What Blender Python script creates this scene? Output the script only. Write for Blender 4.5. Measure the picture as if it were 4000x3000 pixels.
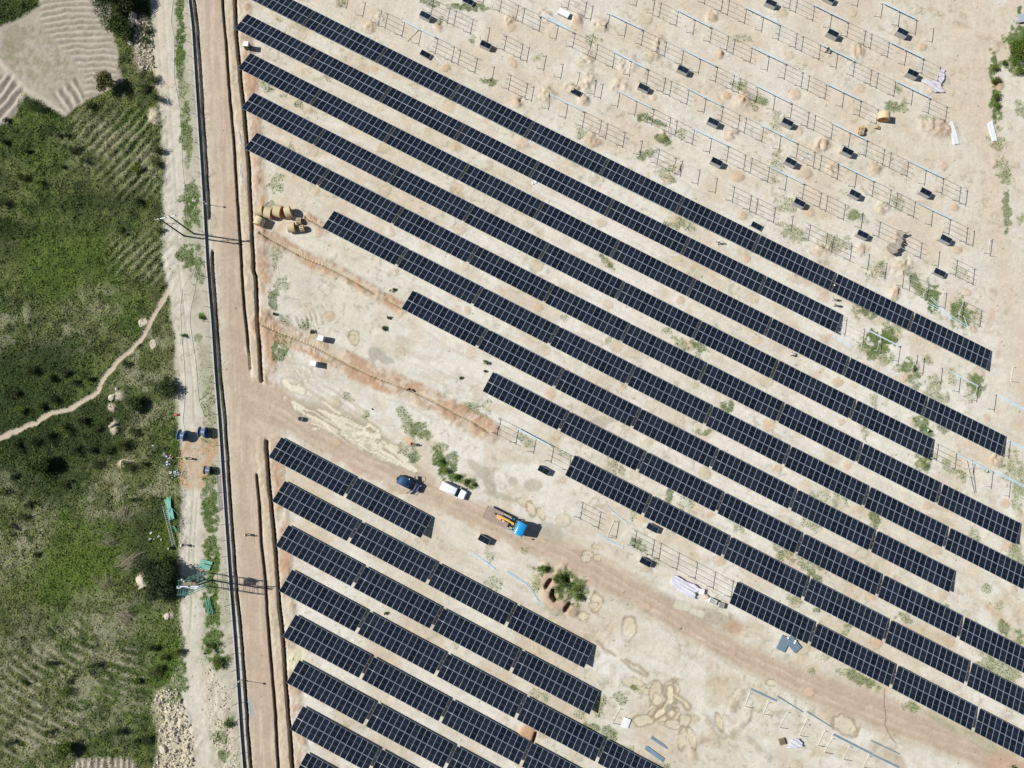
import bpy, bmesh, math, random
import numpy as np
from mathutils import Vector, Matrix, Euler

# ------------------------------------------------------------------ camera, sky, sun, exposure
for o in list(bpy.data.objects): bpy.data.objects.remove(o)
scene = bpy.context.scene
col = scene.collection
HC, TILT, ROLL, FPX = 153.16, math.radians(5.5605), math.radians(0.29115), 3100.0
cd = bpy.data.cameras.new('camera'); cam = bpy.data.objects.new('camera', cd); col.objects.link(cam)
cd.sensor_width = 36.0; cd.lens = FPX / 4000 * 36.0; cd.clip_start = 1.0; cd.clip_end = 9000.0
cam.matrix_world = Matrix.Translation((0, 0, HC)) @ Matrix.Rotation(TILT, 4, 'X') @ Matrix.Rotation(ROLL, 4, 'Z')
scene.camera = cam
SH = Vector((1.03, -0.15, -1.0))                 # light direction: one metre of height throws about one metre of shadow
sd = bpy.data.lights.new('sun', 'SUN'); sun = bpy.data.objects.new('sun', sd); col.objects.link(sun)
sd.energy = 4.85; sd.angle = math.radians(0.5); sd.color = (1.0, 0.965, 0.91)
sun.rotation_euler = SH.to_track_quat('-Z', 'Y').to_euler()
sun.location = (-150, 20, 150)
world = bpy.data.worlds.new('World'); scene.world = world; world.use_nodes = True
wn = world.node_tree.nodes; wl = world.node_tree.links
bg = wn['Background']; sky = wn.new('ShaderNodeTexSky'); sky.sky_type = 'NISHITA'; sky.sun_disc = False
sky.sun_elevation = math.atan(1 / math.hypot(SH.x, SH.y)); sky.sun_rotation = math.atan2(-SH.x, -SH.y)
sky.air_density = 1.0; sky.dust_density = 0.6; sky.ozone_density = 1.0
bg.inputs[1].default_value = 0.05
wl.new(sky.outputs[0], bg.inputs[0])
scene.view_settings.view_transform = 'Standard'; scene.view_settings.look = 'None'
scene.view_settings.exposure = 0.12; scene.view_settings.gamma = 1.0
random.seed(7); rng = np.random.default_rng(11)

# ------------------------------------------------------------------ survey points: where the ray of a photo point meets the ground
def G(px, py, z=0.0):
    u = px - 2000.0; v = py - 1500.0
    cr, sr = math.cos(ROLL), math.sin(ROLL)
    a = u * cr + v * sr; b = -u * sr + v * cr
    ct, st = math.cos(TILT), math.sin(TILT)
    k = (z - HC) / (-b * st - FPX * ct)
    return Vector((a * k, (-b * ct + FPX * st) * k, z))
def GL(pts, z=0.0): return [G(x, y, z) for x, y in pts]

# ------------------------------------------------------------------ materials
MATS = {}
def mat(name, color, rough=0.6, metal=0.0, noise=0.0, nscale=8.0, spec=0.5, bump=0.0):
    if name in MATS: return MATS[name]
    if name in ('car_paint_blue', 'car_paint_navy'): spec = 0.2
    m = bpy.data.materials.new(name); m.use_nodes = True
    nt = m.node_tree; p = nt.nodes['Principled BSDF']
    p.inputs['Roughness'].default_value = rough; p.inputs['Metallic'].default_value = metal
    p.inputs['Specular IOR Level'].default_value = spec
    p.inputs['Base Color'].default_value = (*color, 1)
    tc = nt.nodes.new('ShaderNodeTexCoord'); nz = nt.nodes.new('ShaderNodeTexNoise')
    nz.inputs['Scale'].default_value = nscale; nz.inputs['Detail'].default_value = 4
    nt.links.new(tc.outputs['Object'], nz.inputs['Vector'])
    mr = nt.nodes.new('ShaderNodeMapRange')
    mr.inputs['From Min'].default_value = 0.25; mr.inputs['From Max'].default_value = 0.75
    mr.inputs['To Min'].default_value = 1 - noise; mr.inputs['To Max'].default_value = 1 + noise
    nt.links.new(nz.outputs['Fac'], mr.inputs['Value'])
    mx = nt.nodes.new('ShaderNodeVectorMath'); mx.operation = 'SCALE'
    mx.inputs[0].default_value = color
    nt.links.new(mr.outputs[0], mx.inputs['Scale']); nt.links.new(mx.outputs[0], p.inputs['Base Color'])
    if bump:
        bp = nt.nodes.new('ShaderNodeBump'); bp.inputs['Distance'].default_value = bump
        nt.links.new(nz.outputs['Fac'], bp.inputs['Height']); nt.links.new(bp.outputs[0], p.inputs['Normal'])
    MATS[name] = m; return m

STEEL = mat('galvanised_steel', (0.56, 0.56, 0.53), 0.7, 0.0, 0.10, 3)
STEELB = mat('bright_galvanised_steel', (0.56, 0.68, 0.76), 0.45, 0.0, 0.10, 2)
ALU = mat('aluminium_frame', (0.36, 0.43, 0.51), 0.45, 0.0, 0.03)
WHITE = mat('white_paint', (0.80, 0.80, 0.79), 0.4, 0, 0.04, 4)
BLACKR = mat('black_rubber', (0.02, 0.02, 0.02), 0.8)
GLASSD = mat('dark_glass', (0.015, 0.02, 0.03), 0.08)
WOODP = mat('pale_planks', (0.60, 0.50, 0.31), 0.75, 0, 0.18, 6)
WOODO = mat('orange_plywood', (0.46, 0.20, 0.05), 0.7, 0, 0.15, 5)
WOODB = mat('weathered_wood', (0.30, 0.20, 0.12), 0.8, 0, 0.2, 6)
CONC = mat('concrete', (0.50, 0.49, 0.45), 0.85, 0, 0.12, 3)
GREENT = mat('green_tube', (0.10, 0.36, 0.27), 0.5, 0, 0.1)
GREENS = mat('green_board', (0.14, 0.42, 0.33), 0.55, 0, 0.1)
DARKW = mat('tarred_wood', (0.035, 0.028, 0.022), 0.8, 0, 0.2)
CARTON = mat('wrapped_carton', (0.44, 0.43, 0.41), 0.8, 0, 0.08, 6)
LEAF = None

def cell_material():
    m = bpy.data.materials.new('photovoltaic_glass'); m.use_nodes = True; nt = m.node_tree; L = nt.links
    p = nt.nodes['Principled BSDF']; p.inputs['Roughness'].default_value = 0.22
    p.inputs['Specular IOR Level'].default_value = 0.35
    tc = nt.nodes.new('ShaderNodeTexCoord'); sp = nt.nodes.new('ShaderNodeSeparateXYZ'); L.new(tc.outputs['Object'], sp.inputs[0])
    def line(axis, period, width, off=0.0):
        a = nt.nodes.new('ShaderNodeMath'); a.operation = 'ADD'; a.inputs[1].default_value = off + 50 * period; L.new(sp.outputs[axis], a.inputs[0])
        b = nt.nodes.new('ShaderNodeMath'); b.operation = 'MODULO'; b.inputs[1].default_value = period; L.new(a.outputs[0], b.inputs[0])
        c = nt.nodes.new('ShaderNodeMath'); c.operation = 'LESS_THAN'; c.inputs[1].default_value = width; L.new(b.outputs[0], c.inputs[0])
        return c
    l1 = line(0, 0.182, 0.010); l2 = line(1, 0.0905, 0.004, 0.002)
    ab = nt.nodes.new('ShaderNodeMath'); ab.operation = 'ABSOLUTE'; L.new(sp.outputs[1], ab.inputs[0])
    l3 = nt.nodes.new('ShaderNodeMath'); l3.operation = 'LESS_THAN'; l3.inputs[1].default_value = 0.011; L.new(ab.outputs[0], l3.inputs[0])
    mx = nt.nodes.new('ShaderNodeMath'); mx.operation = 'MAXIMUM'; L.new(l1.outputs[0], mx.inputs[0]); L.new(l2.outputs[0], mx.inputs[1])
    oi = nt.nodes.new('ShaderNodeObjectInfo')
    r = nt.nodes.new('ShaderNodeMix'); r.data_type = 'RGBA'
    r.inputs[6].default_value = (0.0045, 0.0075, 0.016, 1); r.inputs[7].default_value = (0.0155, 0.0215, 0.036, 1)
    L.new(oi.outputs['Random'], r.inputs[0])
    a = nt.nodes.new('ShaderNodeMix'); a.data_type = 'RGBA'; a.inputs[7].default_value = (0.035, 0.045, 0.06, 1)
    L.new(mx.outputs[0], a.inputs[0]); L.new(r.outputs[2], a.inputs[6])
    b = nt.nodes.new('ShaderNodeMix'); b.data_type = 'RGBA'; b.inputs[7].default_value = (0.17, 0.19, 0.22, 1)
    L.new(l3.outputs[0], b.inputs[0]); L.new(a.outputs[2], b.inputs[6]); L.new(b.outputs[2], p.inputs['Base Color'])
    return m
CELL = cell_material()

# ------------------------------------------------------------------ mesh helpers
class MB:
    def __init__(s): s.v = []; s.f = []; s.m = []; s.ms = []
    def mi(s, m):
        if m not in s.ms: s.ms.append(m)
        return s.ms.index(m)
    def add(s, vs, fs, m):
        n = len(s.v); k = s.mi(m); s.v += [tuple(v) for v in vs]
        for f in fs: s.f.append(tuple(n + i for i in f)); s.m.append(k)
    def box(s, c, size, m, rot=None, top=1.0):
        hx, hy, hz = size[0] / 2, size[1] / 2, size[2] / 2
        vs = []
        for z in (-1, 1):
            k = top if z > 0 else 1.0
            for x, y in ((-1, -1), (1, -1), (1, 1), (-1, 1)): vs.append(Vector((x * hx * k, y * hy * k, z * hz)))
        if rot is not None: vs = [rot @ v for v in vs]
        c = Vector(c); vs = [v + c for v in vs]
        s.add(vs, [(3, 2, 1, 0), (4, 5, 6, 7), (0, 1, 5, 4), (1, 2, 6, 5), (2, 3, 7, 6), (3, 0, 4, 7)], m)
    def bar(s, a, b, w, h, m, up=Vector((0, 0, 1))):
        a = Vector(a); b = Vector(b); d = b - a; L = d.length
        if L < 1e-6: return
        x = d / L; y = up.cross(x)
        if y.length < 1e-4: y = Vector((0, 1, 0)).cross(x)
        y.normalize(); z = x.cross(y)
        R = Matrix((x, y, z)).transposed()
        s.box((a + b) / 2, (L, w, h), m, R)
    def tube(s, pts, rad, m, n=7, cap=True):
        pts = [Vector(p) for p in pts]; rs = rad if isinstance(rad, (list, tuple)) else [rad] * len(pts)
        rings = []; up = Vector((0, 0, 1)); pv = None
        for i, p in enumerate(pts):
            d = (pts[min(i + 1, len(pts) - 1)] - pts[max(i - 1, 0)]).normalized()
            y = up.cross(d) if pv is None else (pv - d * pv.dot(d))
            if y.length < 1e-3: y = Vector((0, 1, 0)).cross(d)
            if y.length < 1e-3: y = Vector((1, 0, 0)).cross(d)
            y.normalize(); pv = y; z = d.cross(y)
            rings.append([p + (y * math.cos(2 * math.pi * k / n) + z * math.sin(2 * math.pi * k / n)) * rs[i] for k in range(n)])
        vs = [v for r in rings for v in r]; fs = []
        for i in range(len(pts) - 1):
            for k in range(n):
                fs.append((i * n + k, i * n + (k + 1) % n, (i + 1) * n + (k + 1) % n, (i + 1) * n + k))
        if cap: fs.append(tuple(range(n))[::-1]); fs.append(tuple((len(pts) - 1) * n + k for k in range(n)))
        s.add(vs, fs, m)
    def lathe(s, prof, m, n=20, M=None):        # prof: (r, z) pairs, around Z
        M = M or Matrix.Identity(4); vs = []; fs = []
        for r, z in prof:
            for k in range(n): vs.append(M @ Vector((r * math.cos(2 * math.pi * k / n), r * math.sin(2 * math.pi * k / n), z)))
        for i in range(len(prof) - 1):
            for k in range(n): fs.append((i * n + k, i * n + (k + 1) % n, (i + 1) * n + (k + 1) % n, (i + 1) * n + k))
        fs.append(tuple(range(n))[::-1]); fs.append(tuple((len(prof) - 1) * n + k for k in range(n)))
        s.add(vs, fs, m)
    def mesh(s, name, smooth=False):
        me = bpy.data.meshes.new(name); me.from_pydata(s.v, [], s.f)
        for m in s.ms: me.materials.append(m)
        me.polygons.foreach_set('material_index', s.m)
        if smooth: me.polygons.foreach_set('use_smooth', [True] * len(s.f))
        me.update(); return me
    def build(s, name, parent=None, smooth=False, bevel=0.0):
        o = bpy.data.objects.new(name, s.mesh(name, smooth)); col.objects.link(o)
        if parent is not None: o.parent = parent
        if bevel:
            b = o.modifiers.new('bevel', 'BEVEL'); b.width = bevel; b.segments = 2; b.limit_method = 'ANGLE'; b.angle_limit = math.radians(35)
        return o

def tag(o, label=None, cat=None, group=None, kind=None):
    if label: o['label'] = label
    if cat: o['category'] = cat
    if group: o['group'] = group
    if kind: o['kind'] = kind
    return o
def thing(name, label, cat, loc=(0, 0, 0), rz=0.0, group=None):
    o = bpy.data.objects.new(name, None); col.objects.link(o); o.empty_display_size = 0.5
    o.location = loc; o.rotation_euler = (0, 0, rz)
    return tag(o, label, cat, group)
KIDS = {}
def reg(root):                                        # remember a thing's parts for copying
    KIDS[root.name] = [o for o in col.objects if o.parent == root]
def copy_tree(o, label, loc, rz, group=None):
    def cp(x, par):
        c = x.copy(); col.objects.link(c)
        if par is not None: c.parent = par
        if x.name in KIDS: ks = KIDS[x.name]
        else: ks = []
        for k in ks: cp(k, c)
        return c
    c = cp(o, None); c.location = loc; c.rotation_euler = (0, 0, rz); c['label'] = label
    if group: c['group'] = group
    return c

# ------------------------------------------------------------------ numpy noise and mask helpers for the ground sheet
def vnoise(x, y, sc, seed):
    r = np.random.default_rng(seed); N = 256; t = r.random((N, N)).astype(np.float32)
    x = x / sc + 1000.37; y = y / sc + 1000.71
    xi = np.floor(x).astype(np.int64); yi = np.floor(y).astype(np.int64)
    fx = (x - xi).astype(np.float32); fy = (y - yi).astype(np.float32)
    fx = fx * fx * (3 - 2 * fx); fy = fy * fy * (3 - 2 * fy)
    x0 = xi % N; x1 = (xi + 1) % N; y0 = yi % N; y1 = (yi + 1) % N
    a = t[y0, x0] * (1 - fx) + t[y0, x1] * fx; b = t[y1, x0] * (1 - fx) + t[y1, x1] * fx
    return a * (1 - fy) + b * fy
def fbm(x, y, sc, seed, oct=4, gain=0.55):
    s = 0; a = 1.0; t = 0
    for i in range(oct):
        s = s + a * vnoise(x, y, sc / 2 ** i, seed + i * 17); t += a; a *= gain
    return s / t
def sstep(a, b, x):
    t = np.clip((x - a) / (b - a), 0, 1); return t * t * (3 - 2 * t)
# grid lines: fine under the camera, stretching out to the horizon
def lines(segs):
    out = []
    for a, b, d in segs: out += list(np.arange(a, b - 1e-6, d))
    out.append(segs[-1][1]); return np.array(out)
far_ = [1.6 ** k for k in range(1, 14)]
gx = lines([(-114, -66, .24), (-66, -36, .125), (-36, 112, .24)])
gy = lines([(-80, 98, .24)])
gx = np.concatenate([[gx[0] - 6 * f for f in far_[::-1]], gx, [gx[-1] + 6 * f for f in far_]])
gy = np.concatenate([[gy[0] - 6 * f for f in far_[::-1]], gy, [gy[-1] + 6 * f for f in far_]])
X, Y = np.meshgrid(gx, gy); X = X.astype(np.float32); Y = Y.astype(np.float32)
n1 = fbm(X, Y, 3.0, 3, 4) - .5; n2 = fbm(X, Y, 3.0, 91, 4) - .5
WX = X + n1 * 1.1; WY = Y + n2 * 1.1                     # ragged coordinates for soft natural edges
def pdist(pts, wx=None, wy=None, maxd=8.0):
    wx = WX if wx is None else wx; wy = WY if wy is None else wy
    D = np.full(X.shape, 1e3, np.float32)
    for (a, b) in zip(pts[:-1], pts[1:]):
        x0, x1 = min(a[0], b[0]) - maxd, max(a[0], b[0]) + maxd; y0, y1 = min(a[1], b[1]) - maxd, max(a[1], b[1]) + maxd
        i0, i1 = np.searchsorted(gx, [x0, x1]); j0, j1 = np.searchsorted(gy, [y0, y1])
        if i1 <= i0 or j1 <= j0: continue
        sx = wx[j0:j1, i0:i1]; sy = wy[j0:j1, i0:i1]
        dx, dy = b[0] - a[0], b[1] - a[1]; L = dx * dx + dy * dy + 1e-9
        t = np.clip(((sx - a[0]) * dx + (sy - a[1]) * dy) / L, 0, 1)
        d = np.hypot(sx - a[0] - t * dx, sy - a[1] - t * dy)
        D[j0:j1, i0:i1] = np.minimum(D[j0:j1, i0:i1], d)
    return D
def ribbon(pts, w, soft=.3, warp=True):
    p = GL(pts); D = pdist(p) if warp else pdist(p, X, Y)
    return 1 - sstep(w / 2 - soft / 2, w / 2 + soft / 2, D)
def poly(pts, soft=0.0, warp=True):
    p = GL(pts); wx = WX if warp else X; wy = WY if warp else Y
    xs = [q[0] for q in p]; ys = [q[1] for q in p]
    i0, i1 = np.searchsorted(gx, [min(xs) - 2, max(xs) + 2]); j0, j1 = np.searchsorted(gy, [min(ys) - 2, max(ys) + 2])
    M = np.zeros(X.shape, np.float32)
    if i1 <= i0 or j1 <= j0: return M
    sx = wx[j0:j1, i0:i1]; sy = wy[j0:j1, i0:i1]; ins = np.zeros(sx.shape, bool)
    for k in range(len(p)):
        ax, ay = p[k][0], p[k][1]; bx, by = p[k - 1][0], p[k - 1][1]
        c = ((ay > sy) != (by > sy)) & (sx < (bx - ax) * (sy - ay) / (by - ay + 1e-12) + ax)
        ins ^= c
    M[j0:j1, i0:i1] = ins
    if soft:
        D = pdist(list(p) + [p[0]], wx, wy, soft + 1)
        M = np.where(M > .5, .5 + .5 * sstep(0, soft, D), .5 - .5 * sstep(0, soft, D)).astype(np.float32)
    return M
def blob(px, py, rx, ry=None, rot=0.0, soft=.45):             # radii in metres, rotation in degrees
    ry = ry or rx; c = G(px, py); R = max(rx, ry) * 1.8 + 1
    i0, i1 = np.searchsorted(gx, [c[0] - R, c[0] + R]); j0, j1 = np.searchsorted(gy, [c[1] - R, c[1] + R])
    M = np.zeros(X.shape, np.float32)
    if i1 <= i0 or j1 <= j0: return M
    dx = WX[j0:j1, i0:i1] - c[0]; dy = WY[j0:j1, i0:i1] - c[1]; a = math.radians(rot)
    u = (dx * math.cos(a) + dy * math.sin(a)) / rx; v = (-dx * math.sin(a) + dy * math.cos(a)) / ry
    M[j0:j1, i0:i1] = 1 - sstep(1 - soft, 1 + soft, np.hypot(u, v)); return M
Z = np.zeros(X.shape, np.float32)
C = np.zeros(X.shape + (3,), np.float32)
def paint(mask, c):
    global C
    C += mask[..., None] * (np.array(c, np.float32) - C)
#@GROUND

# ------------------------------------------------------------------ colours of the ground (albedo) and its relief
SAND = (0.60, 0.56, 0.475); PALE = (0.64, 0.61, 0.54); BEIGE = (0.545, 0.475, 0.375); ROADC = (0.455, 0.36, 0.275)
ORANGE = (0.47, 0.29, 0.18); CREAM = (0.65, 0.585, 0.43); MUD = (0.36, 0.315, 0.245); TAN = (0.50, 0.40, 0.27)
GRN = (0.070, 0.102, 0.028); GRND = (0.028, 0.046, 0.016); OLIVE = (0.118, 0.130, 0.056); DRY = (0.27, 0.26, 0.18); FIELD = (0.37, 0.325, 0.265)
C[:] = SAND
big = fbm(X, Y, 28, 5, 3); mid = fbm(X, Y, 7, 6, 4); fin = fbm(X, Y, 1.4, 8, 4)
ang0 = math.radians(-27.27)
AL = X * math.cos(ang0) + Y * math.sin(ang0); PE = -X * math.sin(ang0) + Y * math.cos(ang0)
streak = fbm(AL / 6, PE, 1.6, 12, 3); wob = (fbm(AL, PE * .2, 9, 13, 2) - .5) * 1.6                        # tyre and rake streaks along the rows
paint(sstep(.42, .62, big), PALE)
paint(sstep(.50, .70, mid) * .8, BEIGE)
paint(sstep(.55, .8, streak) * .35, PALE)
paint(sstep(.60, .78, fbm(X, Y, 3.2, 44, 4)) * .5, TAN)
aisle = (PE - 88.7 + 0.0) / 6.923
for off, st in ((.36, .30), (.64, .30), (.47, .18)):
    d = np.abs(((PE + wob + 200 * 6.923 - 84.5) / 6.923 + off) % 1.0 - .5) * 6.923
    k = (1 - sstep(.10, .30, d)) * sstep(.40, .58, fbm(AL / 3, PE, 3, int(off * 100), 3)); paint(k * st, (0.46, 0.39, 0.30))
s1 = fbm(X * .35 + Y * 1.1, (Y * .35 - X * 1.1) / 7, 1.0, 15, 3); paint(sstep(.56, .74, s1) * sstep(.5, .62, fbm(X, Y, 12, 16, 2)) * .4, (0.49, 0.42, 0.32))
s2 = fbm((X - .3 * Y) / 6, Y + .3 * X, .9, 18, 3); paint(sstep(.56, .74, s2) * sstep(.5, .62, fbm(X, Y, 10, 19, 2)) * .45, (0.66, 0.63, 0.57))
# the part of the site without panels is browner
ne = poly([(1250, -60), (4100, -60), (4100, 1500), (3890, 1290), (1800, 300), (1100, -60)], 3)
paint(ne * (.35 + .5 * sstep(.40, .62, mid)), (0.565, 0.49, 0.39))
paint(ne * sstep(.5, .68, fbm(X, Y, 5, 71, 4)) * .6, (0.60, 0.57, 0.50))
sw = poly([(1020, 1600), (1500, 1900), (2000, 2150), (2400, 2500), (2700, 2800), (3000, 2900), (3900, 3000), (3900, 3200), (1100, 3200)], 3); paint(sw * sstep(.38, .6, mid) * .45, (0.50, 0.42, 0.32))
# ---------------- the western fields
west = poly([(-400, -300), (590, -300), (600, 0), (590, 200), (640, 400), (655, 700), (655, 1000), (665, 1120), (690, 1300), (690, 1600), (745, 1900), (735, 2200), (725, 2450), (700, 2620), (640, 2700), (640, 3300), (-400, 3300)], .8)
farw = (X < -118) | (Y < -84) | (Y > 102) | (X > 116)
g1 = fbm(X, Y, 9, 21, 4); g2 = fbm(X, Y, 2.2, 23, 4)
gcol = np.zeros_like(C); gcol[:] = GRN
def gp(mask, c):
    global gcol
    gcol += mask[..., None] * (np.array(c, np.float32) - gcol)
gp(sstep(.42, .60, g1), OLIVE); gp(sstep(.55, .72, g2) * .4, (0.16, 0.18, 0.07)); gp(sstep(.5, .7, fbm(X, Y, 4, 29, 4)) * .55, GRND)
gp(sstep(.57, .66, fbm(X, Y, 1.9, 731, 3)) * .55, (0.022, 0.036, 0.014)); gp(sstep(.62, .70, fbm(X, Y, 1.3, 733, 3)) * .5, (0.13, 0.17, 0.05))
dry = np.zeros_like(X)
for a in [(540, 640, 6, 4), (420, 560, 8, 5), (560, 1010, 3, 3), (110, 1330, 12, 3), (60, 1250, 6, 3), (280, 1260, 4, 3), (440, 2480, 10, 8), (300, 2700, 12, 9), (120, 2620, 9, 9), (90, 2900, 7, 6), (560, 1500, 6, 8),
          (560, 1880, 8, 5), (60, 2130, 6, 7), (430, 1950, 7, 4), (120, 2000, 4, 4), (380, 1160, 5, 4), (600, 1380, 3, 6), (520, 1640, 5, 4), (380, 2330, 5, 2), (60, 1880, 5, 3)]:
    dry = np.maximum(dry, blob(*a, 0, .7))
gp(dry * (.10 + .62 * sstep(.47, .60, g2)), DRY)
for a in [(100, 1460, 9, 7), (200, 1400, 5, 4), (150, 1760, 12, 6), (300, 1700, 9, 5), (420, 1620, 6, 4), (60, 1600, 7, 6), (180, 1900, 6, 4), (600, 2200, 5, 7), (610, 2050, 5, 4), (520, 50, 6, 3), (560, 180, 2, 6),
          (60, 60, 6, 4), (420, 780, 9, 2), (120, 900, 12, 1.6), (30, 900, 4, 2.2)]:
    gp(blob(*a, 0, .5) * .7, GRND)
for a in [(600, 2440, 4, 3), (640, 2530, 3, 3), (330, 2170, 7, 6), (300, 1030, 12, 8), (620, 2640, 2, 4), (280, 2250, 10, 5), (640, 2100, 3, 3)]:
    gp(blob(*a, 0, .6) * .55, (0.092, 0.138, 0.026))
paint(west, 0); C += west[..., None] * gcol
Z += west * (fbm(X, Y, 1.1, 31, 3) - .5) * .38
# furrows in the old plots at the bottom left, and beside the tree
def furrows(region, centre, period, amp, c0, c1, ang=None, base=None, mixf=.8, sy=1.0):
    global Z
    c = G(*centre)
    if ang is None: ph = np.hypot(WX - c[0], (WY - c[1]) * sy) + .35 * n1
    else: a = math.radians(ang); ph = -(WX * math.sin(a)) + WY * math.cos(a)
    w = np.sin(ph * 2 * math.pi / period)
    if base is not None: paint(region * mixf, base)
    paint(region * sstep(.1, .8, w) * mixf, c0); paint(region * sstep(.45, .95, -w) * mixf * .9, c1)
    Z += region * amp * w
brk = sstep(.36, .56, fbm(X, Y, 2.6, 620, 4))
r = brk * poly([(300, 2330), (420, 2440), (560, 2520), (560, 2700), (480, 2960), (0, 2980), (0, 2600), (150, 2560)], 3)
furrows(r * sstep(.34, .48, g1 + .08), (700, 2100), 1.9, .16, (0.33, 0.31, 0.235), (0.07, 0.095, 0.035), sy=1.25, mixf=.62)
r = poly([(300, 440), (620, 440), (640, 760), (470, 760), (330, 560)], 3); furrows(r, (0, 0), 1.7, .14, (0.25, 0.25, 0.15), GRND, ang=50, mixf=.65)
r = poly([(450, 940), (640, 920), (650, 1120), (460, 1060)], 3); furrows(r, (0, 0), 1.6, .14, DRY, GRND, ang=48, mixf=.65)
# terraced pale plot, top left
T = [(-60, 130), (0, 105), (60, 85), (150, 20), (150, -160), (395, -160), (430, 40), (440, 130), (455, 200), (462, 260), (475, 310), (440, 340), (395, 365), (340, 385), (330, 400), (262, 440), (250, 452), (180, 410), (90, 365), (60, 440), (0, 490), (-80, 520)]
tm = poly(T, .4); keep = 1 - tm; Z *= keep
paint(tm, FIELD); paint(tm * sstep(.45, .7, fin) * .5, (0.44, 0.39, 0.33))
rid = poly([(155, -160), (395, -160), (430, 40), (440, 130), (455, 200), (475, 310), (395, 365), (330, 385), (335, 290), (300, 230), (235, 180), (165, 90)], .5)
furrows(rid, (330, 1250), 1.28, .16, (0.46, 0.41, 0.35), (0.23, 0.20, 0.155), base=(0.38, 0.34, 0.28), sy=1.0)
rid = poly([(-60, 300), (40, 290), (95, 355), (95, 380), (60, 440), (0, 490), (-80, 500)], .5); furrows(rid, (0, 0), 1.9, .2, (0.46, 0.41, 0.35), (0.20, 0.17, 0.13), ang=52, base=FIELD)
rid = poly([(210, 370), (300, 300), (330, 390), (262, 440)], .5); furrows(rid, (0, 0), 1.7, .2, (0.46, 0.41, 0.35), (0.20, 0.17, 0.13), ang=-58, base=FIELD)
stub = poly([(0, 120), (60, 95), (160, 90), (235, 190), (300, 250), (300, 310), (200, 370), (100, 330), (0, 240)], 1)
paint(stub * sstep(.45, .6, fbm(X, Y, .9, 61, 3)) * .6, (0.24, 0.235, 0.15)); paint(stub * sstep(.5, .7, g1) * .3, OLIVE)
Z += tm * (fin - .5) * .1 + stub * (fbm(X, Y, .6, 63, 2) - .5) * .12
path = ribbon([(0, 238), (40, 290), (95, 345), (180, 395), (250, 445)], .9, .3); paint(path, (0.47, 0.42, 0.35))
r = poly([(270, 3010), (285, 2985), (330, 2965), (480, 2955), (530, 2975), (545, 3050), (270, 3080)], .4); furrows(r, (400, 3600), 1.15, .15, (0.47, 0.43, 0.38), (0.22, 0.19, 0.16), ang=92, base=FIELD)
# footpath
fp = ribbon([(662, 1105), (645, 1150), (600, 1240), (560, 1315), (520, 1360), (470, 1410), (425, 1455), (400, 1490), (380, 1530), (330, 1562), (262, 1600), (200, 1612), (150, 1640), (100, 1668), (40, 1690), (-60, 1735)], .98, .3)
paint(fp, (0.50, 0.42, 0.325)); Z *= (1 - fp); Z -= fp * .12
# ---------------- strip between fields and fence: pale track, verge
strip = poly([(590, -300), (600, 0), (590, 200), (640, 400), (655, 700), (655, 1000), (665, 1120), (690, 1300), (700, 1550), (745, 1900), (735, 2200), (725, 2450), (700, 2600), (640, 2700), (640, 3300), (985, 3300), (940, 2700), (895, 2200), (860, 1600), (830, 1050), (785, 500), (755, 0), (745, -300)], .5)
paint(strip, (0.465, 0.43, 0.35)); paint(strip * sstep(.46, .62, mid) * .75, (0.36, 0.36, 0.25)); paint(strip * sstep(.5, .7, fin) * .4, DRY)
tr = ribbon([(625, -100), (632, 100), (650, 300), (675, 500), (680, 750), (678, 930), (678, 1020), (695, 1150), (725, 1340), (742, 1500), (745, 1700), (760, 1850), (752, 2000), (742, 2130), (742, 2300), (745, 2500), (748, 2700), (780, 2830), (800, 3100)], 3.9, 1.6); tr = tr * (.55 + .45 * sstep(.34, .5, fin))
paint(tr, (0.545, 0.505, 0.425)); paint(tr * sstep(.5, .68, fbm(X * 3, Y * .4, 2, 77, 3)) * .5, (0.60, 0.575, 0.51))
for pts in ([(640, 0), (665, 400), (690, 760), (700, 1040), (730, 1300), (755, 1500), (760, 1640)], [(610, 60), (640, 380), (668, 700)], [(758, 1900), (748, 2060), (735, 2250)], [(772, 1950), (765, 2060), (755, 2250), (745, 2450)]):
    w = ribbon(pts, .35, .3, False); paint(w * .35, (0.42, 0.37, 0.30)); Z -= w * .05
r = ribbon([(790, 1740), (770, 1780), (765, 1850)], 6.5, 1.5); paint(r * (.45 + .5 * sstep(.4, .6, fin)), (0.46, 0.31, 0.19))
r = ribbon([(640, 30), (630, 120), (615, 240), (640, 330)], 3.4, 1.6); paint(r * .8, (0.55, 0.49, 0.39))
rub = poly([(560, 60), (600, 120), (590, 240), (545, 280), (520, 200), (530, 90)], 1); paint(rub * .8, (0.45, 0.39, 0.31)); Z += rub * (fbm(X, Y, 1.2, 41, 3) - .45) * .9
rub = poly([(610, 2700), (690, 2690), (730, 2790), (770, 2900), (760, 3080), (600, 3080), (625, 2900), (600, 2760)], 1); paint(rub * .9, (0.55, 0.49, 0.38)); Z += rub * (fbm(X, Y, 1.1, 43, 4) - .45) * 1.0
rub = poly([(800, 2600), (860, 2640), (900, 2700), (900, 2800), (960, 3080), (860, 3080), (800, 2800), (780, 2700)], 1); paint(rub * .8, (0.56, 0.50, 0.40)); Z += rub * (fbm(X, Y, 1.0, 47, 4) - .45) * .5
for a in [(600, 455, 1.2, 1.8), (470, 1545, .9), (440, 1590, .7), (490, 1810, 1.3, .8), (575, 2260, 1.8, 1.2), (565, 2285, 1.4, .6), (660, 2405, 1.2, .5), (445, 1667, .7, 1.5)]:
    b = blob(*a); paint(b, (0.50, 0.44, 0.34)); Z += b * .35
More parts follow.
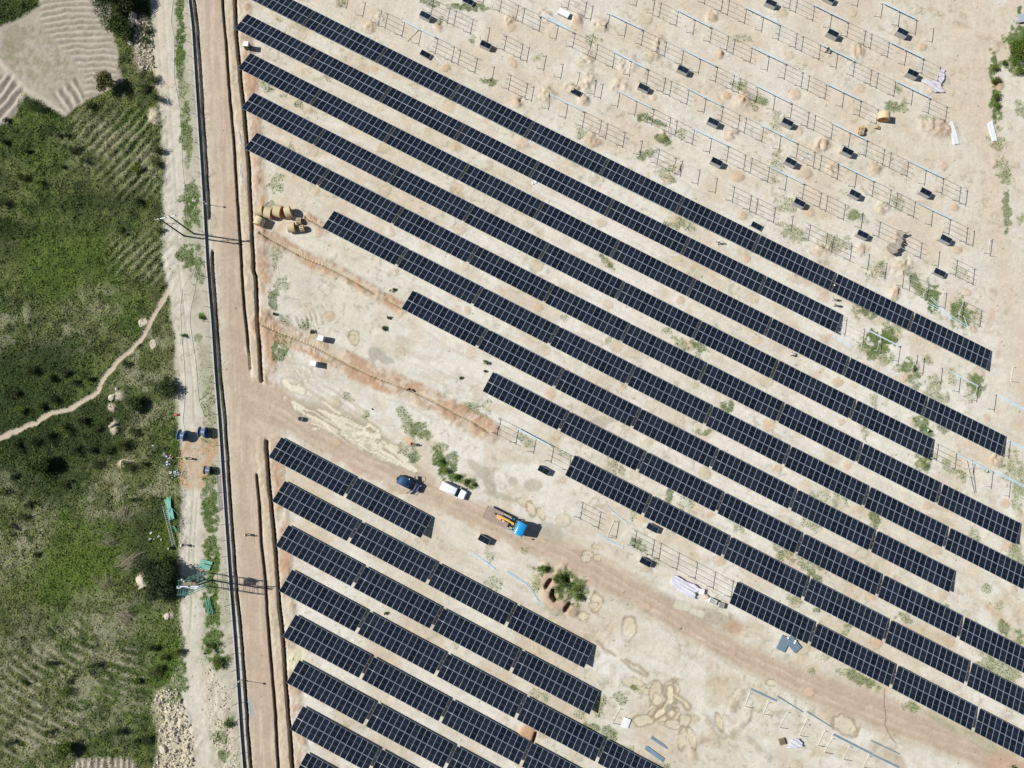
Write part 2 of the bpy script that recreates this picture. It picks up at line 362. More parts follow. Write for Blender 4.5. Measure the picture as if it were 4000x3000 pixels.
# ---------------- access road, ditches, cable trench
FN = [(728, -160), (742, 0), (755, 110), (767, 300), (780, 500), (796, 750), (813, 1050), (830, 1250), (843, 1450), (859, 1650), (872, 1850), (886, 2060), (903, 2300), (918, 2480), (930, 2650), (943, 2850), (955, 3000), (968, 3160)]
base = poly([(752, -160), (770, 0), (793, 300), (820, 750), (855, 1250), (885, 1650), (912, 2060), (945, 2480), (978, 3000), (990, 3160), (1170, 3160), (1145, 3000), (1085, 2250), (1050, 1720), (1030, 1500), (1000, 1130), (980, 750), (940, 300), (925, 0), (915, -160)], .3)
Z *= (1 - base); paint(base, (0.50, 0.425, 0.33)); paint(base * sstep(.5, .7, fin) * .5, (0.56, 0.50, 0.41))
road = poly([(772, -160), (788, 0), (815, 330), (832, 500), (848, 750), (880, 1250), (900, 1500), (915, 1700), (926, 1900), (940, 2250), (962, 2600), (992, 3000), (1000, 3160), (1098, 3160), (1085, 3000), (1060, 2600), (1035, 2250), (1010, 1900), (1000, 1830), (985, 1500), (955, 1250), (925, 750), (900, 400), (880, 160), (868, 0), (860, -160)], .5)
paint(road, ROADC); lng = fbm(X * 2.6 + Y * .16, Y * .22, 2.4, 78, 3)
paint(road * sstep(.48, .7, lng) * .6, (0.56, 0.475, 0.385)); paint(road * sstep(.56, .75, fbm(X * 3.2, Y * .15, 2, 79, 3)) * .5, (0.40, 0.32, 0.25))
blue = blob(974, 2770, .45, 1.7, 5, .6); paint(blue * .8, (0.27, 0.33, 0.38))
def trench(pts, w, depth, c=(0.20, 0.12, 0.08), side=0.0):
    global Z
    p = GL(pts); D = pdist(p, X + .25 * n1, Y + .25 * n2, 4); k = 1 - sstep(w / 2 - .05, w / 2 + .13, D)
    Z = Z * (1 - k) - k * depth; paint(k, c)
A1 = [(862, -120), (869, 0), (880, 115), (893, 310), (910, 500), (927, 750), (943, 1020), (955, 1200), (968, 1330), (978, 1440)]
A2 = [(1003, 1855), (1014, 1960), (1023, 2130), (1036, 2250), (1046, 2400), (1058, 2560), (1075, 2770), (1088, 3000), (1098, 3150)]
B1 = [(914, -120), (919, 0), (924, 135), (941, 310), (956, 460), (972, 640), (978, 750), (985, 930), (993, 1060), (1000, 1080), (1004, 1200), (1007, 1265), (1018, 1430), (1022, 1487)]
B2 = [(1040, 1725), (1047, 1820), (1054, 1910), (1068, 2040), (1085, 2245), (1092, 2360), (1108, 2520), (1120, 2700), (1131, 2840), (1142, 3000), (1153, 3150)]
for pts in (A1, A2): trench(pts, .40, .45, (0.06, 0.035, 0.024))  # near-black soil colour paints shade into the ditches
for pts in (B1, B2):
    o = [(x + 34, y) for x, y in pts]; k = ribbon(o, 2.4, 1.2); paint(k * (.4 + .5 * sstep(.42, .62, fin)), (0.46, 0.335, 0.235)); Z += k * (.12 + .5 * (fin - .4))
    paint(ribbon([(x + 40, y) for x, y in pts], 1.2, .8) * sstep(.5, .6, mid) * .8, ORANGE)
    o = [(x - 22, y) for x, y in pts]; k = ribbon(o, 1.5, .8); Z += k * (.10 + .3 * (fin - .45)); paint(k * .6, (0.53, 0.43, 0.31))
    trench(pts, .52, 1.2, (0.055, 0.035, 0.025))  # trench inside coloured near-black to deepen its shade
FD = [(x + 17 + 4 * (y > 1500) + 4 * (y > 2300), y) for x, y in FN]
for seg in ([q for q in FD if q[1] <= 770] + [(817, 850)], [(830, 985)] + [q for q in FD if q[1] > 1000]): trench(seg, .42, .7, (0.055, 0.038, 0.028))  # wet dark ditch sides, with shade painted into the colour as well
k = ribbon([(x + 12, y) for x, y in FN], .2, .15); paint(k * .6, (0.55, 0.53, 0.48))
# earth trenches running along the rows, with orange spoil on both sides
for pts, w in (([(1015, 910), (1090, 953), (1180, 1000), (1271, 1039), (1380, 1095), (1470, 1148)], 2.6), ([(1512, 1170), (1540, 1185), (1572, 1203)], 2.2), ([(1194, 849), (1235, 872), (1267, 890)], 1.8),
               ([(1018, 1265), (1060, 1285), (1113, 1306), (1226, 1351), (1300, 1390), (1362, 1424), (1450, 1465), (1540, 1500), (1588, 1518), (1650, 1545), (1723, 1581), (1780, 1612), (1836, 1640), (1880, 1668), (1913, 1690)], 4.3)):
    k = ribbon(pts, w, 1.0); cl = fbm(X, Y, 1.0, 88, 4); paint(k * (.45 + .45 * sstep(.40, .58, cl)), (0.47, 0.345, 0.24)); paint(k * sstep(.50, .62, fbm(X, Y, 3, 89, 4)) * .75, (0.44, 0.27, 0.165)); Z += k * (.16 + .55 * np.maximum(cl - .42, 0))
    trench(pts, .26, .2, (0.50, 0.41, 0.28))
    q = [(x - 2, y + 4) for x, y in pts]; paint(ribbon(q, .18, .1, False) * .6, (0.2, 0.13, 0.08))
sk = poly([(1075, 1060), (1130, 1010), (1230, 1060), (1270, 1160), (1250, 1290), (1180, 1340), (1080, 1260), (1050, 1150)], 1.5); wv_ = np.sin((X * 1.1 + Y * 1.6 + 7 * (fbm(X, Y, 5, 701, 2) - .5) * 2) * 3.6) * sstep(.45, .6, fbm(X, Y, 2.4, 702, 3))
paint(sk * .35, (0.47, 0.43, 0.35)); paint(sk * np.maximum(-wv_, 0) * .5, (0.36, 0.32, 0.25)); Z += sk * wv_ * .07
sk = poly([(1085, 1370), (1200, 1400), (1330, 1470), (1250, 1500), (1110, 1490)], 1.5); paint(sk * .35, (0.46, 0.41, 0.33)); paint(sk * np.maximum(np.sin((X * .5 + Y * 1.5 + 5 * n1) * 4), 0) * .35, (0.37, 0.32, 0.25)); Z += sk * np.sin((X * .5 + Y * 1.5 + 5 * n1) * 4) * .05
paint(poly([(1000, 905), (1100, 900), (1140, 1000), (1060, 1060), (1005, 1000)], 1.5) * .5, (0.40, 0.34, 0.27))
# ---------------- diagonal road through the site
dr = poly([(985, 1470), (1040, 1495), (1110, 1500), (1150, 1560), (1200, 1640), (1300, 1700), (1480, 1780), (1650, 1840), (1790, 1935), (1920, 1980), (2060, 2040), (2160, 2090), (2250, 2130), (2350, 2180), (2500, 2265), (2600, 2330), (2760, 2420), (2900, 2510), (3050, 2580), (3250, 2640), (3450, 2720), (3650, 2810), (3800, 2900), (4000, 2960), (4160, 3040), (4160, 3200), (3800, 2990), (3600, 2915), (3400, 2840), (3200, 2760), (3000, 2660), (2850, 2590), (2700, 2500), (2550, 2420), (2400, 2340), (2290, 2260), (2150, 2190), (1950, 2100), (1780, 2010), (1600, 1925), (1450, 1850), (1300, 1780), (1130, 1690), (1040, 1700), (1000, 1820), (960, 1700)], 1.0)
paint(dr, (0.455, 0.37, 0.28)); paint(dr * sstep(.52, .72, fbm(AL / 7, PE, 1.3, 83, 3)) * .6, (0.47, 0.36, 0.275)); paint(dr * sstep(.50, .7, fbm(AL / 9, PE, 1.1, 84, 3)) * .45, (0.55, 0.47, 0.385))
RP = [(1060, 1590), (1200, 1690), (1400, 1790), (1600, 1885), (1790, 1965), (1950, 2040), (2150, 2140), (2300, 2215), (2500, 2330), (2700, 2450), (2900, 2570), (3100, 2660), (3300, 2740), (3500, 2820), (3700, 2890), (3900, 2970), (4080, 3050)]
for o_ in (-28, -14, 4, 20, 36):
    k = ribbon([(x, y + o_) for x, y in RP], .32, .3); paint(k * (.25 + .3 * sstep(.4, .6, fin)), (0.40, 0.31, 0.235) if o_ in (-28, 4, 36) else (0.58, 0.50, 0.41)); Z -= k * .04
edge = ribbon([(1300, 1790), (1600, 1935), (1790, 2020), (1950, 2110), (2160, 2205), (2300, 2280)], 1.2, .8); paint(edge * sstep(.42, .6, fin) * .6, (0.47, 0.33, 0.23))
# road on the right edge of the site
rr = poly([(3580, -160), (3640, 0), (3700, 150), (3740, 350), (3790, 520), (3840, 800), (3870, 1000), (3930, 1300), (3960, 1600), (4060, 1900), (4160, 1900), (4160, 1500), (4010, 1250), (3930, 900), (3900, 600), (3880, 350), (3860, 150), (3850, -160)], 2)
paint(rr * .75, (0.56, 0.475, 0.375)); paint(rr * sstep(.5, .7, fbm(X * 3, Y * .3, 2, 86, 3)) * .5, (0.61, 0.55, 0.46))
k = ribbon([(3560, 0), (3640, 40), (3740, 95), (3830, 140), (3920, 180)], 1.2, .8); paint(k * .6 * sstep(.4, .6, fin), (0.40, 0.30, 0.21))
k = ribbon([(3520, 280), (3540, 360), (3500, 480), (3620, 560)], 2, 2); paint(k * .2, ORANGE)
# ---------------- earth heaps and stains left at the posts
for (i, t) in [(i, t) for i in range(-9, 11) for t in range(0, 11)]:
    p = Vector((-41.339, 88.677)) + Vector((math.cos(ang0), math.sin(ang0))) * (i * 4.647 + t * 16.7 + rng.uniform(-.8, .4)) + Vector((-math.sin(ang0), math.cos(ang0))) * (i * -6.923 - 2.9 + rng.uniform(-.4, .2))
    if p.x > 100 or p.y > 100 or p.y < -82: continue
    r0 = rng.uniform(.7, 1.25); i0, i1 = np.searchsorted(gx, [p.x - 3, p.x + 3]); j0, j1 = np.searchsorted(gy, [p.y - 3, p.y + 3])
    if p.x < -49: continue
    d = np.hypot(WX[j0:j1, i0:i1] - p.x, (WY[j0:j1, i0:i1] - p.y) * rng.uniform(.9, 1.3)) / r0; k = (1 - sstep(.6, 1.25, d)) * rng.uniform(.35, .9)
    cc = np.array((0.56, 0.40, 0.27) if rng.random() < .6 else (0.52, 0.44, 0.31), np.float32)
    C[j0:j1, i0:i1] += k[..., None] * (cc - C[j0:j1, i0:i1])
    ring = np.exp(-((d - 1.05) / .16) ** 2) * .45 * (fin[j0:j1, i0:i1] > .45)
    C[j0:j1, i0:i1] += ring[..., None] * (np.array((0.30, 0.27, 0.15), np.float32) - C[j0:j1, i0:i1])
    Z[j0:j1, i0:i1] += k * (.22 if i < 0 else .08)
HEAPS = [(1450, 105, 1.1), (1478, 70, .8), (1725, 95, 1.0), (2255, 75, 1.1), (2345, 100, 1.5), (2125, 60, 1.3), (1990, 75, 1.2), (2295, 230, 1.6), (2290, 320, 2.0), (2455, 250, 1.5), (2135, 370, 1.6), (2230, 345, 1.2), (2425, 335, 1.6), (2560, 210, 1.3), (2575, 160, 1.1), (2275, 385, 1.0), (2030, 395, 1.1), (2320, 540, 1.6),
         (2600, 525, 1.2), (2860, 525, 1.2), (2820, 205, 1.2), (2780, 60, 1.2), (3350, 200, 1.5), (3215, 560, 1.2), (3200, 575, 1.4), (3250, 655, 1.2), (3420, 655, 1.2), (2900, 380, 1.0), (2905, 385, 1.4), (2640, 660, 1.1), (3215, 960, 1.6), (3425, 1065, 1.5), (3520, 1040, 1.9), (3500, 1140, 1.2), (3365, 980, 1.2), (3450, 810, 1.2), (3565, 1430, 1.0),
         (3895, 1785, 1.2), (3607, 1805, 1.1), (2190, 2230, 1.6)]
for x, y, r0 in HEAPS:
    k = blob(x, y, r0, r0 * (.7 + .5 * ((x * 7) % 10) / 10), (x * 13) % 90, .7) * sstep(.30, .55, fbm(X, Y, 1.0, 305, 3)); paint(k * .62, (0.45, 0.32, 0.22) if (x + y) % 3 else (0.50, 0.40, 0.27)); Z += k * .42 * (.3 + 1.3 * fbm(X, Y, .55, 306, 3))
k = blob(3660, 500, 3.0, 1.9, -12, .6); lp = fbm(X, Y, .7, 307, 4); paint(k * (.5 + .5 * sstep(.4, .6, lp)), (0.42, 0.31, 0.22)); Z += k * .9 * lp
k = poly([(2130, 2210), (2175, 2240), (2190, 2300), (2220, 2340), (2215, 2390), (2150, 2390), (2115, 2330), (2090, 2270)], 1); paint(k * .85, (0.49, 0.35, 0.25)); Z += k * .5
k = blob(2238, 2385, 1.1); paint(k * .8, (0.48, 0.35, 0.25)); Z += k * .4
for pts in ([(2133, 2289), (2148, 2267)], [(2160, 2308), (2157, 2326), (2168, 2340)], [(2209, 2382), (2224, 2360)], [(2217, 2275), (2218, 2262)]): trench(pts, .75, .8)
k = blob(2060, 2870, 1.4, 1.7, 0, .4); paint(k * .9, (0.46, 0.27, 0.15)); Z += k * .3; trench([(2080, 2905), (2092, 2865)], .45, .8)
# ---------------- silt, dried puddles, mud
sl = poly([(1235, 1590), (1260, 1555), (1340, 1590), (1440, 1650), (1480, 1680), (1560, 1760), (1640, 1835), (1655, 1850), (1560, 1825), (1450, 1780), (1380, 1730), (1300, 1690), (1205, 1660), (1195, 1625), (1150, 1610), (1133, 1580), (1160, 1560)], .8)
paint(sl * .75, (0.42, 0.365, 0.28))
sl2 = poly([(1180, 1500), (1290, 1500), (1400, 1560), (1470, 1660), (1500, 1720), (1640, 1840), (1560, 1780), (1400, 1640), (1300, 1560), (1200, 1530)], 1)
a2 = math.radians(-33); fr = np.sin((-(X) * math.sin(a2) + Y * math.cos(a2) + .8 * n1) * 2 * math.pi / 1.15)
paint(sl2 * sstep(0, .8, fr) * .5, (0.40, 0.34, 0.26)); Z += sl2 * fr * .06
CR = [([(1145, 1575), (1160, 1600), (1185, 1580), (1220, 1600), (1250, 1620), (1330, 1675), (1400, 1720)], 2.4), ([(1200, 1620), (1260, 1660), (1320, 1690)], 2.2), ([(1250, 1605), (1320, 1630), (1380, 1665), (1440, 1690)], 1.2),
      ([(1198, 1535), (1250, 1565), (1300, 1595), (1370, 1640)], .9), ([(1230, 1590), (1290, 1640), (1350, 1690), (1440, 1740), (1560, 1800), (1620, 1835)], 1.3), ([(1440, 1660), (1475, 1688), (1465, 1705), (1400, 1690), (1340, 1705)], .9),
      ([(1350, 1710), (1420, 1690), (1480, 1700), (1450, 1725)], .8), ([(1480, 1715), (1540, 1760), (1600, 1810), (1628, 1835)], 1.5), ([(1400, 1745), (1480, 1790), (1560, 1822)], .5), ([(1545, 1745), (1580, 1790), (1620, 1830)], .5),
      ([(1520, 1760), (1590, 1800), (1630, 1833)], 1.0), ([(1110, 1490), (1120, 1505), (1135, 1510)], 1.1), ([(1140, 1515), (1165, 1520), (1180, 1525)], 1.4), ([(1165, 1505), (1200, 1490)], .6), ([(1330, 1535), (1370, 1560), (1400, 1600), (1450, 1650)], .45),
      ([(1215, 1680), (1240, 1680)], .9), ([(1300, 1645), (1380, 1700), (1460, 1745)], .8), ([(1370, 1715), (1420, 1735), (1480, 1740)], .7)]
for pts, w in CR:
    paint(ribbon(pts, w + .5, .4) * .45, (0.40, 0.34, 0.25))
a2 = math.radians(-34); U = X * math.cos(a2) + Y * math.sin(a2); V = -X * math.sin(a2) + Y * math.cos(a2)
lower = poly([(1140, 1580), (1180, 1565), (1240, 1600), (1330, 1625), (1470, 1690), (1500, 1715), (1640, 1838), (1560, 1815), (1400, 1745), (1300, 1700), (1205, 1650), (1150, 1612)], .6)
paint(lower * .72, (0.40, 0.34, 0.26)); SC_ = (0.68, 0.63, 0.49)
for k0, (dv, sd) in enumerate(((0, 611),)):
    rn = fbm(U / 7 + dv, V + .1 * U * (k0 - .5), .8 + .3 * k0, sd, 3); paint(lower * sstep(.46, .50, rn) * (1 - sstep(.53, .56, rn)) * .5, (0.33, 0.275, 0.20)); k = sstep(.585, .605, rn) * lower; paint(k * .92, SC_); Z -= k * .05
ST = [[(1205, 1600), (1300, 1655), (1370, 1705), (1400, 1722)], [(1215, 1628), (1290, 1668), (1350, 1712)], [(1240, 1600), (1330, 1640), (1410, 1680), (1450, 1712)], [(1265, 1605), (1350, 1638), (1430, 1682)], [(1330, 1690), (1420, 1700), (1480, 1712)], [(1350, 1712), (1400, 1690), (1440, 1668)], [(1390, 1720), (1440, 1700), (1475, 1690)], [(1400, 1735), (1480, 1778), (1600, 1832)], [(1430, 1728), (1520, 1782), (1615, 1834)], [(1465, 1722), (1540, 1772), (1622, 1836)], [(1490, 1725), (1560, 1778), (1628, 1834)], [(1500, 1745), (1590, 1808)], [(1330, 1702), (1430, 1752), (1540, 1812)], [(1150, 1575), (1200, 1600)], [(1160, 1600), (1230, 1640), (1300, 1690)], [(1210, 1655), (1250, 1672), (1290, 1680)], [(1520, 1735), (1570, 1775), (1630, 1835)]]
for i_, pts in enumerate(ST):
    paint(ribbon(pts, .75, .25) * .5, (0.34, 0.285, 0.21))
for i_, pts in enumerate(ST):
    k = ribbon(pts, (.24, .38, .52)[i_ % 3], .12); paint(k * .95, SC_); Z -= k * .05
for pts in ([(962, 1360), (972, 1420), (985, 1470)], [(970, 1385), (985, 1440), (994, 1475)]): paint(ribbon(pts, .5, .2), (0.62, 0.55, 0.40))
for pts, w in CR:
    if w < 1.0: k = ribbon(pts, w * .5, .2) * sstep(.33, .40, fbm(U / 4, V, .9, 614, 3)); paint(k, SC_); Z -= k * .03
for pts, w in (([(1112, 1488), (1120, 1503), (1133, 1510)], .9), ([(1140, 1515), (1165, 1518), (1180, 1527)], 1.1), ([(1145, 1575), (1152, 1598), (1175, 1590)], .8)): paint(ribbon(pts, w, .2), SC_)
def puddle(x, y, rx, ry, rot=0, core=True, c=CREAM, rim=(0.31, 0.25, 0.17)):
    fz = fbm(X, Y, .9, int(x + y) % 97 + 500, 3); b0 = blob(x, y, rx * .98, ry * .95, rot, .5)
    paint(sstep(.40, .52, b0 * .62 + fz * .5 - .12) * .8 * (.6 + .6 * fz), rim)
    if core: b1 = blob(x, y, rx * .8, ry * .74, rot, .5); k = sstep(.44, .50, b1 * .62 + fz * .5 - .16); paint(k * .92, (0.60, 0.535, 0.40)); global Z; Z -= k * .05
for a in [(1385, 1315, 1.2, 1.6, 0), (1380, 1330, .9, 1.4, 30), (2033, 1962, 1.6, .7, -35), (2075, 1990, 1.0, 1.9, 30), (2115, 2010, .8, 1.6, 35), (2290, 2165, 1.4, .8, 0), (2285, 2178, 1.1, .9, 0), (2330, 2178, .9, .9, 0), (2335, 2136, 1.3, .6, -10),
          (2331, 2350, 1.3, 2.2, 0), (2318, 2365, 1.0, .9, 30), (2280, 2405, 1.3, 1.0, 0), (2455, 2455, 1.6, 2.9, -8), (2475, 2665, 2.6, 1.2, -5), (2510, 2695, 2.4, .9, -15), (2560, 2700, 1.3, 2.8, -15), (2565, 2730, 1.0, 1.6, 0), (2620, 2695, 1.8, 2.4, 0),
          (2565, 2785, 1.8, 1.1, 15), (2575, 2808, 2.0, 1.0, 10), (2632, 2795, 1.6, 1.6, 0), (2628, 2828, 1.7, 1.1, 0), (2680, 2815, 1.2, 1.5, -35), (2813, 2825, .9, 1.9, 20), (2665, 2880, .8, 2.6, -10), (2700, 2880, .8, 2.4, 12), (3300, 2832, 3.0, 1.9, -25), (3010, 2672, .9, .9, 0), (2515, 2815, 2.4, 1.2, -8), (1110, 1555, .6, .5, 0)]:
    puddle(*a)
for pts, w in (([(2620, 2690), (2615, 2730), (2600, 2770), (2575, 2790)], 1.3), ([(2625, 2705), (2660, 2735), (2690, 2765)], .5), ([(2600, 2760), (2630, 2790)], 1.2), ([(2590, 2775), (2565, 2800)], 1.2)):
    paint(ribbon(pts, w + .8, .4) * .8, (0.31, 0.25, 0.17))
for pts, w in (([(2620, 2690), (2615, 2730), (2600, 2770), (2575, 2790)], 1.0), ([(2625, 2705), (2660, 2735), (2690, 2765)], .35), ([(2600, 2760), (2630, 2790)], .8), ([(2590, 2775), (2565, 2800)], .7)):
    paint(ribbon(pts, w, .2), CREAM)
paint(blob(2610, 2768, .7, .8, 0, .3), MUD); paint(blob(2635, 2742, .5, .6, 0, .3), MUD)
paint(poly([(1443, 1360), (1460, 1350), (1480, 1358), (1505, 1378), (1515, 1392), (1535, 1405), (1543, 1420), (1515, 1427), (1495, 1422), (1480, 1405), (1470, 1410), (1466, 1420), (1445, 1405), (1440, 1380)], .15) * .85, (0.37, 0.355, 0.29))
for a in [(2150, 2080, 2.6, 1.9, -35), (2085, 1898, 1.7, 1.3, 0), (2010, 1878, .9, .9, 0), (1870, 1840, 2.8, 1.0, -45), (1915, 1880, 1.0, 3.0, 25), (1955, 1935, 3.0, .7, -25), (2140, 2375, 2.6, .7, -35), (2345, 1650, 1.9, 1.3, 0), (2400, 1640, 1.2, .8, 0)]:
    paint(blob(*a, .25) * .75, (0.40, 0.37, 0.29))
mud = poly([(2565, 2320), (2600, 2318), (2640, 2345), (2720, 2370), (2790, 2375), (2850, 2400), (2905, 2440), (2880, 2470), (2830, 2465), (2760, 2430), (2700, 2405), (2640, 2375), (2580, 2345)], .6)
paint(mud * .85, (0.38, 0.33, 0.25)); paint(blob(2870, 2455, 2.0, 1.2, -10) * .6, ORANGE)
for pts, w in (([(2725, 2352), (2770, 2365), (2840, 2400)], .8), ([(2645, 2365), (2680, 2372)], 1.6), ([(2705, 2390), (2740, 2400)], 1.3)): paint(ribbon(pts, w, .3) * .9, (0.57, 0.55, 0.44))
pond = poly([(3690, 2800), (3740, 2850), (3800, 2870), (3880, 2920), (3950, 2960), (4060, 3030), (4060, 2960), (3930, 2880), (3860, 2830), (3800, 2790), (3740, 2750), (3680, 2760)], .8); paint(pond * .9, (0.60, 0.56, 0.42))
for pts, w in (([(3650, 2790), (3720, 2840), (3800, 2880), (3870, 2930)], 2.2), ([(3780, 2850), (3850, 2880), (3900, 2920), (3960, 2950)], 1.4), ([(3560, 2750), (3650, 2800), (3720, 2850)], 1.2)): paint(ribbon(pts, w, .8) * .6, (0.36, 0.32, 0.22))
paint(poly([(3850, 2970), (3900, 2930), (4000, 2970), (4060, 3060), (3850, 3040)], 1) * .7, (0.47, 0.31, 0.22))
paint(ribbon([(3470, 2940), (3510, 2970), (3530, 3010)], 2.2, .8) * .7, (0.42, 0.35, 0.25))
cp = blob(1160, 2565, 1.4, 2.3, -25, .3); paint(cp, (0.66, 0.62, 0.45))
for a in [(2400, 2600, 4, 3), (2370, 2600, 2.2, 2.6), (2410, 2490, 2.2, 1.4)]: paint(blob(*a, 0, .9) * .5 * sstep(.35, .6, fin), (0.72, 0.71, 0.67))
for c0, r1 in ((2600, 9), (2600, 11), (2560, 6.5)):                        # turning circles of tyres
    c = G(2560, 2540); d = np.hypot(X - c[0], (Y - c[1]) * 1.15); k = np.exp(-((d - r1 * .72 - .3 * n1) / .13) ** 2) * (X > c[0] - 2); paint(k * .35, (0.45, 0.36, 0.27))
for k0 in range(7):
    q = [(2690 + 14 * k0, 2560), (2760 + 14 * k0 * .6, 2620), (2770 + 10 * k0, 2680)]; paint(ribbon(q, .25, .2, False) * .3, (0.45, 0.36, 0.27))
for pts in ([(2330, 2505), (2360, 2530), (2400, 2560)], [(2425, 2575), (2470, 2605), (2525, 2640)], [(2440, 2572), (2500, 2600), (2530, 2630)]): k = ribbon(pts, .5, .3); paint(k * .7, (0.33, 0.25, 0.16)); Z += k * .12
for pts in ([(2860, 2770), (2900, 2700)], [(2860, 2860), (2910, 2820), (2930, 2760)], [(2740, 2790), (2790, 2850), (2830, 2880)], [(2610, 2925), (2700, 2900), (2800, 2870), (2900, 2880), (3000, 2960)], [(2700, 2920), (2715, 2970)]):
    k = ribbon(pts, 1.1, .9); paint(k * .55 * sstep(.4, .6, fin), (0.36, 0.29, 0.19)); Z += k * .15
for pts in ([(3530, 500), (3560, 620), (3500, 700)], [(3050, 2130), (3120, 2180)], [(3750, 2330), (3840, 2360), (3940, 2430)], [(3870, 1130), (3880, 1200), (3850, 1290), (3910, 1310)], [(3640, 2480), (3700, 2500)], [(3920, 1340), (3880, 1420)]):
    paint(ribbon(pts, 1.2, .9) * .55 * sstep(.42, .6, fin), (0.46, 0.33, 0.22))
k = ribbon([(3455, 2690), (3453, 2760), (3458, 2800), (3455, 2830), (3480, 2880), (3500, 2905)], .3, .2, False); paint(k * .5, (0.36, 0.27, 0.2))
